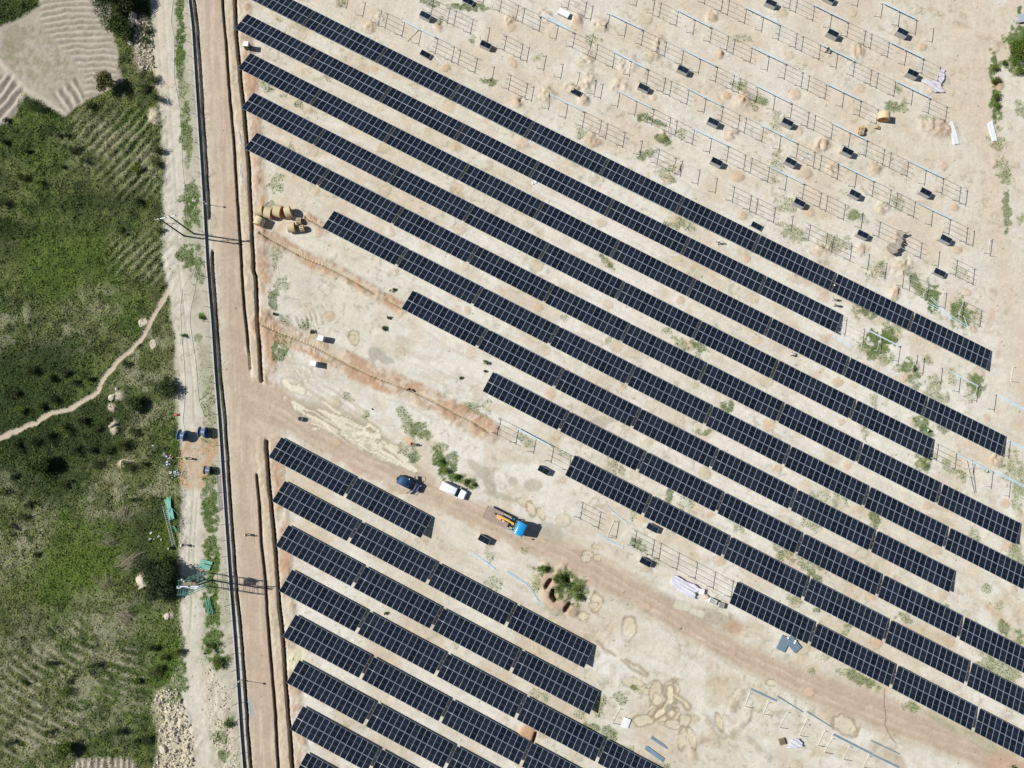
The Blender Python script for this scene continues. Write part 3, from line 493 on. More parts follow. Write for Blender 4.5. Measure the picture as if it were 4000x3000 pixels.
# ---------------- green growth on the bare ground (the soil under it; the leaves are built below)
PATCH = [  # x, y, rx, ry, rot, strength
 (700, 30, .9, 2.2, 0, 1), (705, 130, 1.0, 4.0, 0, 1), (700, 210, .9, 2.5, 0, 1), (705, 275, .9, 2.5, 0, .8), (712, 345, 1, 2, 0, .5), (725, 450, 1.0, 3.0, 0, .7), (730, 530, 1.2, 3.5, 0, .8), (735, 600, 1, 2.5, 0, .6), (745, 770, 2, 3, 0, .8), (745, 830, 1.6, 3.2, 0, .9), (730, 1000, 1.8, 2.2, 0, .9), (775, 1040, 1.2, 4, 0, .8),
 (575, 120, 1.5, 1.5, 0, .9), (575, 168, 1.3, 1.2, 0, .7), (790, 1090, .8, 1.2, 0, .6), (790, 1240, .8, .8, 0, 1), (775, 1315, 1.0, 1, 0, .6), (815, 1600, 1.3, 6, 0, .6), (820, 1930, 1.6, 5, 0, .8), (822, 2010, 1.6, 3.6, 0, .9), (825, 2150, 1.6, 4, 0, 1), (830, 2200, 1.5, 2.6, 0, .9), (825, 2320, 1.6, 3, 0, 1), (830, 2380, 1.5, 3, 0, 1),
 (830, 2500, 1.8, 3, 0, 1), (860, 2585, 1.6, 1.8, 0, 1), (897, 2820, .8, 1.6, 0, 1), (860, 2880, 1.3, 1.6, 0, .8), (875, 2950, 1, 1.2, 0, .8), (700, 2550, 1.5, 3, 0, .8), (690, 2670, 2, 4, 0, .9),
 (1910, 320, 1.5, 1, 0, .8), (1850, 155, .8, .7, 0, .7), (1720, 85, .8, 1.2, 0, .6), (1830, 30, 4, .9, -5, .8), (1680, 10, 2.2, .8, -10, .7), (1330, 10, .9, 1.2, 0, .6), (2515, 455, 1.4, .9, -10, .9), (2570, 480, 1.7, .7, -20, .8), (2590, 545, 2.6, .9, -20, .8), (2525, 600, 1.7, 1.2, 20, .7), (2265, 515, 1.2, 1.2, 0, .5), (2660, 525, 1.6, .8, -40, .5), (2610, 690, 2.2, .9, -35, .5), (2620, 655, 1.2, .9, 0, .5),
 (2100, 225, 1.2, .8, 0, .4), (2310, 155, 1.6, 1.1, 0, .4), (2890, 155, 2.0, 1.2, 0, .3), (2890, 335, 1.8, 1.0, -30, .6), (2970, 390, 1.6, 1.0, -20, .7), (2950, 420, 1.0, .8, 0, .5), (3130, 260, 1.2, .8, 0, .2), (3480, 415, 1.9, 1.0, -15, .7), (3530, 420, 1.4, .8, -40, .6), (3510, 345, .8, 1, 0, .6), (3535, 400, 1, .8, 0, .4), (3620, 460, 2.0, .8, -10, .4), (3030, 480, 1.2, 3.0, 0, .35), (3040, 650, 1.4, 3.5, 0, .35), (3070, 800, 2.2, 2.2, 0, .45),
 (2050, 2150, .9, .9, 0, .4), (3340, 835, 1.6, 1.2, -30, .7), (3360, 850, 2.0, 1.0, -35, .3), (3505, 790, 1.2, 1.4, 0, .5), (3110, 915, 1.9, 1.5, 0, .6), (3060, 880, 1, .8, 0, .5), (3255, 950, 1.5, 2.2, 20, .5), (3310, 950, 1.4, 1.4, 0, .5), (3420, 1050, 1.8, 1.9, 0, .3), (3445, 1040, .6, 1.5, 0, .6), (3390, 1080, .6, 1.2, 0, .5), (3490, 1185, .7, .7, 0, .5), (3575, 1100, 1.0, 2.6, 20, .8), (3640, 1160, 1.4, 3.2, 10, 1), (3590, 1130, 1.0, 1.6, 0, .6),
 (3760, 1225, 1.6, 3.4, 10, .9), (3740, 1240, 1.6, 1.8, 0, .7), (3800, 1240, 1.6, 1.6, 0, .4), (3750, 1070, 1.8, 1.0, -30, .4), (3390, 1220, 2.4, 1.2, -30, .8), (3345, 1215, .8, 2.0, 0, .5), (3430, 1330, 2.6, 2.2, 0, 1), (3470, 1310, 2, 1.6, 0, .9), (3410, 1380, 1.2, 1.6, 0, .8), (3460, 1390, 1.4, 2.4, 0, .6), (3370, 1360, 1.3, 1.3, 0, .6), (3480, 1280, 2.2, 1.6, 30, .5), (3545, 1430, 1.8, 1.6, 0, .9), (3570, 1480, 1.2, 2.2, 0, .7), (3500, 1440, .8, 1.4, 0, .6),
 (3625, 1405, 1.2, .8, -30, .6), (3650, 1490, 1.4, 1.6, 0, .5), (3810, 1490, 1.6, 1.4, 0, .6), (3720, 1470, 1, 1.6, 0, .4), (3640, 1545, 1.6, 3, 0, .5), (3690, 1560, 1.2, 2.4, 0, .5), (3820, 1510, 1.4, 2.4, 0, .8), (3790, 1550, 1, 1.5, 0, .5), (3415, 1545, .8, 2.6, 0, .45), (3600, 1645, 1.4, 1.4, 0, .8), (3615, 1685, 1.6, 1.0, -30, .9), (3680, 1670, 1.2, .9, 0, .7), (3610, 1808, 1.9, 1.9, 0, .8), (3640, 1780, 1.0, .8, 0, .5), (3700, 1815, 1, 1.2, 0, .6),
 (3760, 1860, 1, 1.2, 0, .6), (3715, 1845, .8, .6, 0, .5), (3925, 1820, 1.6, .8, 0, .3), (3960, 1850, 2.2, 4, 10, .5), (3975, 1930, 1.6, 3, 0, .5), (3375, 1680, .8, 2.2, 0, .5), (3205, 1935, 2.4, 1.4, 0, .4), (3280, 1955, 1.4, 1.8, 0, .5), (3170, 2045, 2.6, 1.6, -30, .5), (3415, 2030, 1.0, 1.8, 0, .8), (3805, 2095, 1, 1.6, 0, .5), (3970, 2160, 1.6, 3, 0, .6), (3170, 2190, 3, 2, -20, .6), (3060, 2150, 2.6, 1.4, -40, .5), (3040, 2180, 1, 2, 0, .5),
 (2660, 1335, 2.0, 1.0, -30, .6), (2610, 1290, 1.2, .7, 0, .5), (2730, 1350, 2.2, .8, -25, .7), (2730, 1385, .8, 2.0, 0, .5), (2660, 870, 1.8, 1.6, 0, .6), (2600, 870, .6, .7, 0, .5), (2700, 890, 1, 1, 0, .4), (2365, 1020, 2.4, .6, -40, .7), (2380, 1035, 1.0, .7, 0, .6), (2205, 1240, .8, .8, 0, .5), (2380, 1325, .8, .8, 0, .6), (2845, 1590, 1.4, 1.0, 0, .8), (2840, 1600, 1, .8, 0, .5), (2760, 1690, 1.0, .5, 30, .7), (2720, 1685, .8, .8, 0, .4),
 (2390, 1815, 1.2, 1.8, 0, .4), (2430, 1835, .6, 1.2, 0, .5), (2615, 1930, .8, 2.0, -15, .8), (2680, 1960, 1.6, 1.8, 0, .35), (2470, 2010, .8, 1.4, 0, .4), (2050, 1720, 2, 1, -30, .6), (2200, 1770, 1.6, .7, -30, .4), (2505, 2130, 2.2, 1.0, -30, .7), (2560, 2190, 1, .9, 0, .5), (2885, 2060, 1.2, 1.0, 0, .5), (3180, 2255, 1.6, 1.0, -20, .7), (3115, 2350, 2, .8, -25, .5), (3190, 2385, .8, .5, 0, .7), (3310, 2460, 1.0, 2.0, -30, .6), (3530, 2410, 1.6, 1.0, -30, .6), (3700, 2400, 1.0, 1.6, 0, .6),
 (3850, 2295, .9, .9, 0, .6), (3900, 2370, 1, 1, 0, .5), (3920, 2460, .9, 1.8, 0, .7), (3850, 2580, 1.4, 2.2, 0, .6), (3920, 2620, 3.2, 2.4, -30, .6), (3980, 2500, 1, 1.8, 0, .7), (3300, 2620, 1.6, 1.0, 0, .6), (3360, 2655, 3.0, 1.0, -25, .7), (3230, 2570, 1.2, 1, 0, .4), (3560, 2755, 1.6, .8, -10, .6), (3170, 2620, .8, .6, 0, .5), (2200, 2285, 2.0, 2.4, 0, 1), (2180, 2260, 1.8, 1.0, 0, .9), (2258, 2305, 1.6, 2.4, 0, .9), (2125, 2230, 1.8, 1.0, 0, .9), (2210, 2240, 2.4, 1.0, -20, .6),
 (2090, 2280, .8, 2.0, 0, .6), (1930, 2280, 1.6, 1.4, 0, .4), (1915, 2150, 1, 2, 0, .3), (1570, 1610, 1.0, 1.2, 0, .6), (1600, 1660, 1.6, 1.8, 0, .6), (1640, 1680, 2.0, 1.6, -30, .7), (1665, 1700, 1.4, 1, 0, .6), (1595, 1755, 2, 1.4, 0, .5), (1615, 1785, 1.4, 1, 0, .7), (1720, 1745, 1.6, 1.0, 0, .6), (1720, 1800, 1.2, 2.4, 20, 1), (1745, 1840, 1.6, 1.4, 0, .9), (1780, 1865, 1.6, .8, 0, 1), (1830, 1890, 2.2, .8, -20, .9),
 (1765, 1795, 1.0, 1.4, 0, .7), (1850, 1590, 1.6, 1.4, 0, .6), (1900, 1600, 1.2, 2, 0, .4), (1360, 1550, 1.2, 1, 0, .4), (1430, 1615, .8, .9, 0, .6), (1500, 1145, .8, .7, 0, .5), (1140, 620, 1, 3, 0, .4), (1075, 720, 1.5, 2.2, 0, .5), (1060, 800, 1.2, 1, 0, .5), (1100, 1340, 1.4, 1.8, 0, .6), (1085, 1380, 1.2, 2.2, 0, .7), (1190, 1270, 1.2, 1, 0, .6), (1110, 1250, 1, 1.2, 0, .5), (1070, 1170, 1, 2.0, 0, .7), (1075, 1000, .9, 3, 0, .4), (1045, 440, 1.6, 1.2, 0, .5),
 (1040, 340, 1.6, .9, -25, .5), (1110, 380, 1, .8, 0, .4), (1170, 405, .9, .9, 0, .5), (1095, 80, 1, .8, 0, .3), (1290, 295, .9, 1.2, 0, .3), (1100, 1110, 1.4, 1.6, 0, .4), (2140, 2440, 1.6, .5, -35, .3), (2420, 2730, 1.4, .9, -30, .5), (2340, 2760, 1.2, 2.0, 0, .6), (2320, 2850, 2.0, 1.0, -20, .7), (2380, 2870, 1.6, 1.4, -30, .7), (2270, 2790, 1.4, 1, 0, .4), (2100, 2710, 1.6, 1, 0, .3), (2130, 2730, .9, 1, 0, .4), (2480, 2685, 1.0, .5, -20, .8), (2570, 2985, 2.0, 1.0, -20, .6), (2450, 2925, 1.2, .7, 0, .5),
 (3880, 290, .9, 4.2, 0, 1), (3885, 400, .9, 3.6, 0, 1), (3895, 460, .8, 1.6, 0, .8), (3915, 250, .9, 1.2, 0, .7), (3980, 180, 2.4, 5.5, 0, 1), (3960, 250, 1.6, 2.6, 0, .8), (3985, 40, .5, 1.2, 0, 1), (3900, 560, 1.6, 1.6, 0, .6), (3905, 510, 1, 1, 0, .5), (3915, 660, 1.4, 3.0, 0, .5), (3925, 700, 1, 2, 0, .5), (3930, 820, .8, 4.5, 0, .7), (3990, 420, 1.2, 2, 0, .6), (3920, 150, .7, 1, 0, .5), (3985, 860, 1, 1.2, 0, .5), (3870, 540, 1.4, .9, 0, .3)]
weedn = fbm(X, Y, .75, 301, 4)
for (x, y, rx, ry, rot, s) in PATCH:
    k = blob(x, y, rx * 1.15, ry * 1.15, rot, .6); paint(sstep(.44, .56, k * .55 + weedn * .9 - .32 - .03 * (s < .6)) * s * .85, (0.085, 0.14, 0.030) if s > .6 else (0.21, 0.235, 0.10))
specks = sstep(.64, .72, fbm(X, Y, .8, 95, 2)) * sstep(.46, .62, fbm(X, Y, 9, 97, 3)) * (1 - west) * (1 - road) * (1 - dr)
paint(specks * .38, (0.27, 0.26, 0.15))
oth = fbm(X, Y, 30, 99, 3); paint(np.where(farw, 1.0, 0.0).astype(np.float32) * np.where(X < -118, 1, sstep(.45, .55, oth) * .4), (0.10, 0.11, 0.05))
Z += (1 - west) * (fbm(X, Y, .9, 55, 3) - .5) * .05 * (1 - road * .7)
C *= 1 - (1 - west)[..., None] * np.array([.005, .0, .0], np.float32)
Z = np.where(farw, 0, Z); C = np.clip(C * (1 + (fbm(X, Y, .5, 57, 2) - .5)[..., None] * .20), 0.01, .8)
ny, nx = X.shape
co = np.empty((ny, nx, 3), np.float32); co[..., 0] = X; co[..., 1] = Y; co[..., 2] = Z
me = bpy.data.meshes.new('ground'); me.vertices.add(nx * ny); me.vertices.foreach_set('co', co.ravel())
idx = np.arange(nx * ny, dtype=np.int32).reshape(ny, nx)
q = np.stack([idx[:-1, :-1], idx[:-1, 1:], idx[1:, 1:], idx[1:, :-1]], -1).reshape(-1)
nf = (nx - 1) * (ny - 1); me.loops.add(nf * 4); me.loops.foreach_set('vertex_index', q)
me.polygons.add(nf); me.polygons.foreach_set('loop_start', np.arange(0, nf * 4, 4, dtype=np.int32)); me.polygons.foreach_set('use_smooth', np.ones(nf, bool))
me.update(calc_edges=True)
ca = me.color_attributes.new('soil', 'FLOAT_COLOR', 'POINT'); ca.data.foreach_set('color', np.concatenate([C, np.ones((ny, nx, 1), np.float32)], -1).ravel().astype(np.float32))
gm = bpy.data.materials.new('soil_and_turf'); gm.use_nodes = True; nt = gm.node_tree; L = nt.links; p = nt.nodes['Principled BSDF']
p.inputs['Roughness'].default_value = 1.0; p.inputs['Specular IOR Level'].default_value = 0.1
at = nt.nodes.new('ShaderNodeAttribute'); at.attribute_name = 'soil'; tc = nt.nodes.new('ShaderNodeTexCoord')
def nz(sc, det, lo, hi):
    a = nt.nodes.new('ShaderNodeTexNoise'); a.inputs['Scale'].default_value = sc; a.inputs['Detail'].default_value = det; L.new(tc.outputs['Object'], a.inputs['Vector'])
    b = nt.nodes.new('ShaderNodeMapRange'); b.inputs['From Min'].default_value = .3; b.inputs['From Max'].default_value = .7; b.inputs['To Min'].default_value = lo; b.inputs['To Max'].default_value = hi
    L.new(a.outputs['Fac'], b.inputs['Value']); return a, b
a1, b1 = nz(2.6, 5, .93, 1.06); a2, b2 = nz(.35, 4, .93, 1.06)
m1 = nt.nodes.new('ShaderNodeMath'); m1.operation = 'MULTIPLY'; L.new(b1.outputs[0], m1.inputs[0]); L.new(b2.outputs[0], m1.inputs[1])
sc = nt.nodes.new('ShaderNodeVectorMath'); sc.operation = 'SCALE'; L.new(at.outputs['Color'], sc.inputs[0]); L.new(m1.outputs[0], sc.inputs['Scale']); L.new(sc.outputs[0], p.inputs['Base Color'])
bp = nt.nodes.new('ShaderNodeBump'); bp.inputs['Distance'].default_value = .12; bp.inputs['Strength'].default_value = .3; L.new(a1.outputs['Fac'], bp.inputs['Height']); L.new(bp.outputs[0], p.inputs['Normal'])
me.materials.append(gm); go = bpy.data.objects.new('ground', me); col.objects.link(go); tag(go, kind='structure')
WESTM = west * (1 - tm) * (1 - fp) * (1 - tr)
def hz(x, y):                                           # ground height under a point
    i = int(np.clip(np.searchsorted(gx, x), 1, nx - 1)); j = int(np.clip(np.searchsorted(gy, y), 1, ny - 1)); return float(Z[j, i])
def gh(px, py):
    p = G(px, py); p.z = hz(p.x, p.y); return p
#@TABLES

# ------------------------------------------------------------------ solar tables: 28 modules on a sloping steel frame
A_ = Vector((math.cos(ang0), math.sin(ang0), 0)); N_ = Vector((-math.sin(ang0), math.cos(ang0), 0)); O_ = Vector((-41.339, 88.677, 0))
PITCH = math.radians(16.0); MW, ML, ZC = 1.134, 2.21, 1.13
RSL = Euler((-PITCH, 0, 0)).to_matrix()
def slope(x, s, dz=0.0):                                  # point on the sloping plane of a table (x along, s up or down the slope)
    v = RSL @ Vector((0, s, dz)); return Vector((x, v.y, ZC + v.z))
mb = MB(); hw, hl, fw = MW / 2, ML / 2, 0.032
mb.box((0, 0, -.012), (MW - .004, ML - .004, .022), mat('backsheet', (0.35, 0.35, 0.35), .7))
for c, s in (((0, hl - fw / 2, 0), (MW, fw, .036)), ((0, -hl + fw / 2, 0), (MW, fw, .036)), ((hw - fw / 2, 0, 0), (fw, ML - 2 * fw, .0355)), ((-hw + fw / 2, 0, 0), (fw, ML - 2 * fw, .0355))): mb.box(c, s, ALU)
mb.add([(-hw + fw, -hl + fw, .010), (hw - fw, -hl + fw, .010), (hw - fw, hl - fw, .010), (-hw + fw, hl - fw, .010)], [(0, 1, 2, 3)], CELL)
ME_PANEL = mb.mesh('solar_panel')
XR = [0.45 - 8.07, 4.3 - 8.07, 8.15 - 8.07, 11.95 - 8.07, 15.7 - 8.07]
def post_mesh(y):
    b = MB(); z = slope(0, y / math.cos(PITCH), -.2).z
    b.box((0, 0, z / 2 - .3), (.08, .012, z + .6), STEEL); b.box((-.05, .035, z / 2 - .3), (.008, .07, z + .6), STEEL); b.box((.05, .035, z / 2 - .3), (.008, .07, z + .6), STEEL); return b.mesh('post')
ME_PH, ME_PL = post_mesh(-1.45), post_mesh(1.45)
b = MB(); b.box((0, 0, 0), (.05, 3.75, .07), STEEL); b.box((0, 0, .04), (.075, 3.75, .01), STEEL); ME_RAFT = b.mesh('rafter')
def purl_mesh(L, m=STEEL): b = MB(); b.box((0, 0, 0), (L, .042, .05), m); b.box((0, .035, -.026), (L, .02, .008), m); return b.mesh('purlin')
ME_PUR = purl_mesh(16.3); ME_PURS = purl_mesh(5.35)
def child(name, me, par, loc, rot=(0, 0, 0)):
    o = bpy.data.objects.new(name, me); col.objects.link(o); o.parent = par; o.location = loc; o.rotation_euler = rot; return o
def add_rafter(par, x): child('rafter', ME_RAFT, par, slope(x, 0, -.16), (-PITCH, 0, 0))
def add_posts(par, x): child('post', ME_PH, par, (x, -1.45, 0)); child('post', ME_PL, par, (x, 1.45, 0))
def ordn(n): return ['zeroth', 'first', 'second', 'third', 'fourth', 'fifth', 'sixth', 'seventh', 'eighth', 'ninth', 'tenth', 'eleventh', 'twelfth', 'thirteenth', 'fourteenth', 'fifteenth'][n]
ROOT = thing('solar_table', 'x', 'solar table')
for x in range(14):
    for s in (-1, 1): child('solar_panel', ME_PANEL, ROOT, slope((x - 6.5) * 1.154, s * (ML / 2 + .028), random.uniform(-.004, .004)), (-PITCH + random.uniform(-.004, .004), random.uniform(-.004, .004), random.uniform(-.0015, .0015)))
for x in XR: add_rafter(ROOT, x); add_posts(ROOT, x)
for s in (-1.72, -.52, .58, 1.72): child('purlin', ME_PUR, ROOT, slope(0, s, -.07), (-PITCH, 0, 0))
reg(ROOT); first = True
def place_table(p, label, group):
    global first
    p = Vector((p.x, p.y, 0)); rz = ang0 + random.uniform(-.0015, .0015)
    if first: ROOT.location = p; ROOT.rotation_euler = (0, 0, rz); ROOT['label'] = label; ROOT['group'] = group; first = False; return ROOT
    return copy_tree(ROOT, label, p, rz, group)
ROWS = {0: (0, 9), 1: (0, 7), 2: (0, 9), 3: (0, 8), 4: (0, 9), 5: (1, 9), 6: (2, 8), 7: (3, 9), 8: (4, 9), 9: (6, 9)}
for i, (t0, t1) in ROWS.items():
    for t in range(t0, t1 + 1):
        p = O_ + A_ * (i * 4.647 + t * 16.7 - 16.42 + 8.07) + N_ * (i * -6.923)
        if i == 0 and t == 0 and False: continue
        lab = f'solar table {ordn(t - t0 + 1)} from the left in the {ordn(i + 1)} long row from the top'
        place_table(p, lab, 'solar tables in the long rows right of the earth ditch')
LR = {0: 2, 1: 4, 2: 4, 3: 5, 4: 4, 5: 3, 6: 3, 7: 2}
for i, n in LR.items():
    for t in range(n):
        p = O_ + A_ * (36.05 + i * 4.65 + t * 16.7 + 8.07) + N_ * (-78.4 - 6.95 * i)
        lab = f'solar table below the diagonal road, {ordn(t + 1)} from left in the {ordn(i + 1)} row there'
        place_table(p, lab, 'solar tables in the block below the diagonal dirt road')

# ------------------------------------------------------------------ bare mounting frames waiting for modules
def bundle_mesh(L, n=3, m=STEELB, seed=0):
    r = random.Random(seed); b = MB()
    for k in range(n):
        y = (k - (n - 1) / 2) * .085; a = r.uniform(-.03, .03); o = r.uniform(-.3, .3)
        b.bar((-L / 2 + o, y - a, .04), (L / 2 + o, y + a, .04), .075, .035, m)
    return b
rack_no = {}
def rack(i, t, parts, where):
    """parts: string of rafter numbers 1-5, A / B = purlins over rafters 1-2 / 4-5, F = full-length purlins, T = stacked loose purlins along the low edge, t = the same, longer"""
    p = O_ + A_ * (i * 4.647 + t * 16.7 - 16.42 + 8.07) + N_ * (i * -6.923)
    rack_no[i] = rack_no.get(i, 0) + 1
    if i < 0: lab = f'bare steel frame {ordn(rack_no[i])} from left in the {ordn(-i)} unfinished row above the tables'
    else: lab = where
    o = thing('mounting_frame', lab, 'steel frame', p, ang0, 'bare steel mounting frames without modules')
    for k in range(5):
        if str(k + 1) in parts: add_rafter(o, XR[k]); add_posts(o, XR[k])
    for key, x0 in (('A', 2.6 - 8.07), ('B', 13.6 - 8.07)):
        if key in parts:
            for s in (-1.72, -.52, .58, 1.72): child('purlin', ME_PURS, o, slope(x0, s, -.07), (-PITCH, 0, random.uniform(-.003, .003)))
    if 'F' in parts:
        for s in (-1.72, -.52, .58, 1.72): child('purlin', ME_PUR, o, slope(0, s, -.07), (-PITCH, 0, 0))
    if 'T' in parts:
        L = 7.4; c = slope(.2, 1.62, -.02)
        bo = bundle_mesh(L, 3, STEELB, i * 31 + t).build('purlin_bundle'); bo.matrix_world = Matrix.Translation(p) @ Matrix.Rotation(ang0 + random.uniform(-.012, .012), 4, 'Z') @ Matrix.Translation(c)
        w = f'the {ordn(rack_no[i])} bare frame of the {ordn(-i)} unfinished row above the tables' if i < 0 else where.replace('bare steel mounting frame', 'the frame').replace('bare posts', 'the bare posts')
        tag(bo, 'bluish purlins on ' + w, 'purlin stack', 'loose purlins stacked on bare frames')
    return o
RK = {-1: {1: '345', 2: '12A345BT', 3: '12A345B', 4: '12345BT', 5: '12A345B', 6: '12345B', 7: '12A345B', 8: '12A345', 9: '12A345B'},
      -2: {2: '45B', 3: '12A345B', 4: '12345', 5: '12345BT', 6: '12A345BT', 7: '12A345BT', 8: '12A345B', 9: '12A345B'},
      -3: {3: '345B', 4: '12A345BT', 5: '12A345BT', 6: '12A345BT', 7: '12A345BT', 8: '12A345BT', 9: '12A345BT', 10: '12'},
      -4: {4: '45B', 5: '12345BT', 6: '12A345BT', 7: '12A345BT', 8: '12A345BT', 9: '12A345BT', 10: '1'},
      -5: {5: '45', 6: '12A345BT', 7: '12A345BT', 8: '12A345BT', 9: ''},
      -6: {6: '45B', 7: '12A345BT', 8: '12A345BT', 9: '12A345BT'},
      -7: {7: '5B', 8: '12A345BT', 9: '12A345BT'},
      -8: {8: '45', 9: '2345T'}}
for i in sorted(RK, reverse=True):
    for t, s in RK[i].items():
        if s: rack(i, t, s, '')
rack(1, 8, '12A345T', 'bare steel mounting frame in weeds at the end of the second long row')
rack(1, 9, '12345T', 'bare posts and rafters right of the weedy frame')
rack(2, 10, '12T', 'bare posts at the right edge beyond the third long row')
rack(3, 9, '12A345T', 'bare steel mounting frame at the end of the fourth long row')
rack(8, 3, '12A345BT', 'bare steel mounting frame just left of the ninth long row')
rack(9, 4, '12A345B', 'bare steel mounting frame right of the blue truck')
rack(9, 5, '12A345BF', 'bare steel mounting frame behind the striped sheet, left of the lowest long row')

# posts driven for a further row below the diagonal road, their rafters lying on the ground
POSTP = [((2932, 2705), (2911, 2760)), ((3005, 2738), (2984, 2790)), ((3082, 2778), (3045, 2842)), ((3156, 2806), (3124, 2874)), ((3226, 2851), (3195, 2913)), ((3255, 2880), (3221, 2940)), ((3322, 2912), (3294, 2967)), ((3398, 2948), (3373, 2998)), ((2426, 2765), (2393, 2826)), ((2402, 2032), (2373, 2098)), ((3960, 1430), (3950, 1490)), ((3868, 940), (3862, 1000))]
for k, ((x0, y0), (x1, y1)) in enumerate(POSTP):
    a = G(x0, y0); b_ = G(x1, y1)
    w = ['leftmost of the pairs of posts below the diagonal road', 'second pair of posts below the diagonal road', 'third pair of posts below the diagonal road, above the small striped sheet', 'pair of posts right of the small striped sheet', 'left one of two close pairs of posts under the long blue purlins', 'right one of two close pairs of posts under the long blue purlins', 'next to last pair of posts along the bottom edge', 'last pair of posts along the bottom edge', 'pair of posts beside the two white boards', 'pair of posts by the light blue purlins, right of the blue truck', 'pair of posts by the right edge, below the loose bars', 'pair of posts on the dirt track at the right edge'][k]
    o = thing('post_pair', w, 'steel posts', b_, math.atan2(a.y - b_.y, a.x - b_.x), 'pairs of driven posts with a rafter on the ground')
    L = (a - b_).length; m = MB(); m.box((0, 0, .65), (.012, .09, 1.9), STEEL); m.box((.04, .045, .65), (.07, .008, 1.9), STEEL); m.build('post', o)
    m = MB(); m.box((L - .3, 0, .15), (.012, .09, .8), STEEL); m.box((L - .26, .045, .15), (.07, .008, .8), STEEL); m.build('post', o)
    m = MB(); m.bar((.1, .12, .07), (L, .12, .07), .09, .08, mat('dusty_steel', (.68, .66, .6), .7, 0, .05)); m.build('rafter', o)

def bars(name, label, pts, n, w, m, sp=None, cat='steel bars', group=None, z=.05, h=.07, jit=.05, seed=1):
    """n bars side by side laid along the points"""
    r = random.Random(seed); b = MB(); P = [G(x, y) for x, y in pts]; c = P[0]
    for k in range(n):
        off = (k - (n - 1) / 2) * (sp or w * 1.4)
        for p0, p1 in zip(P[:-1], P[1:]):
            d = (p1 - p0).normalized(); s = Vector((-d.y, d.x, 0)); j = r.uniform(-jit, jit)
            b.bar(p0 - c + s * (off + j) + Vector((0, 0, z + r.uniform(0, .04))) + d * r.uniform(-.25, .25), p1 - c + s * (off - j) + Vector((0, 0, z + r.uniform(0, .04))), w, h, m)
    o = b.build(name); o.location = (c.x, c.y, hz(c.x, c.y) * .5); tag(o, label, cat, group); return o
BW = mat('white_bars', (0.80, 0.83, 0.84), .4, .1)
bars('steel_bars', 'bright crossed pile of white steel bars right of the brown earth heap', [(3712, 480), (3733, 565)], 9, .11, BW, .13, jit=.28, h=.3)
bars('steel_bars', 'straight stack of white steel bars on the dirt track near the right edge', [(3866, 478), (3884, 552)], 7, .11, BW, .14, jit=.02, h=.3)
bars('steel_bars', 'two thin white rods between the ditches, beside the fourth table row', [(928, 490), (941, 565)], 2, .09, BW, .22, jit=.02)
bars('steel_bars', 'two thin white rods between the ditches, beside the fifth table row', [(938, 632), (946, 738)], 2, .09, BW, .22, jit=.02)
bars('steel_bars', 'light blue purlins on the ground below the pallet by the truck', [(1845, 2158), (1932, 2222)], 3, .1, STEELB, .12)
bars('steel_bars', 'long light blue purlins bent beside the pit with green weeds', [(1975, 2230), (2060, 2283), (2118, 2368)], 3, .09, STEELB, .14)
bars('steel_bars', 'short light blue purlin bundle near the bottom, nearer the tables of two', [(2520, 2916), (2590, 2970)], 6, .11, mat('steel_blue', (.30, .42, .52), .4, .3), .13, h=.25)
bars('steel_bars', 'narrow light blue purlin bundle near the bottom, farther from the tables of two', [(2542, 2878), (2608, 2924)], 4, .1, mat('steel_blue', (.30, .42, .52), .4, .3), .12, h=.2)
bars('steel_bars', 'white bar leaning away from the flat pallet beside the top table row', [(1698, 215), (1757, 282)], 1, .11, BW)
bars('steel_bars', 'light blue purlin bundle just below the white-topped pallet', [(2128, 55), (2215, 115)], 4, .09, STEELB, .12)
bars('steel_bars', 'short brown pole lying below the bare frames near the top', [(1643, 110), (1592, 162)], 1, .1, WOODB)
bars('steel_bars', 'blue purlins leading down from the diagonal road, left of the next to them', [(2930, 2688), (3033, 2738)], 3, .1, mat('steel_blue', (.30, .42, .52), .4, .3), .13)
bars('steel_bars', 'blue purlin pair, second along the line below the diagonal road', [(3034, 2717), (3136, 2782)], 2, .09, mat('steel_blue', (.30, .42, .52), .4, .3), .12)
bars('steel_bars', 'blue purlin pair, third along the line below the diagonal road', [(3149, 2777), (3244, 2838)], 2, .09, mat('steel_blue', (.30, .42, .52), .4, .3), .12)
bars('steel_bars', 'long blue purlins reaching the bottom edge at the lower right', [(3252, 2866), (3405, 2945), (3512, 2998)], 3, .1, mat('steel_blue', (.30, .42, .52), .4, .3), .13)
bars('steel_bars', 'thin blue purlins beside the diagonal road, lower right', [(3398, 2890), (3512, 2945)], 2, .07, mat('steel_blue', (.30, .42, .52), .4, .3), .12)
bars('steel_bars', 'light blue purlins on the sand above the lower right pallets, beside the post pair', [(2330, 2085), (2435, 2140)], 3, .09, STEELB, .13)
bars('steel_bars', 'light blue purlins by the upper pair of posts, right of the truck', [(2368, 1975), (2450, 2045)], 2, .09, STEELB, .13)
bars('steel_bars', 'light blue purlins along the ninth long row, above the frame', [(2085, 1700), (2150, 1735)], 2, .09, STEELB, .13)
bars('steel_bars', 'pale green purlin across the weeds at the right end of the frames', [(3634, 1160), (3715, 1245)], 2, .09, STEELB, .3)
bars('steel_bars', 'pale purlin standing out of the weeds beside the last frame', [(3762, 1230), (3795, 1318)], 1, .1, STEELB)
bars('steel_bars', 'long pale purlins in the weeds below the last frame of the first unfinished row', [(3625, 1185), (3790, 1285)], 2, .09, STEELB, .4)
bars('steel_bars', 'light blue purlins at the right edge beside the third long row end', [(3900, 1545), (4010, 1605)], 4, .09, STEELB, .13)
bars('steel_bars', 'light blue purlins starting at the right end of the third long row', [(3932, 1720), (4010, 1757)], 4, .09, STEELB, .13)
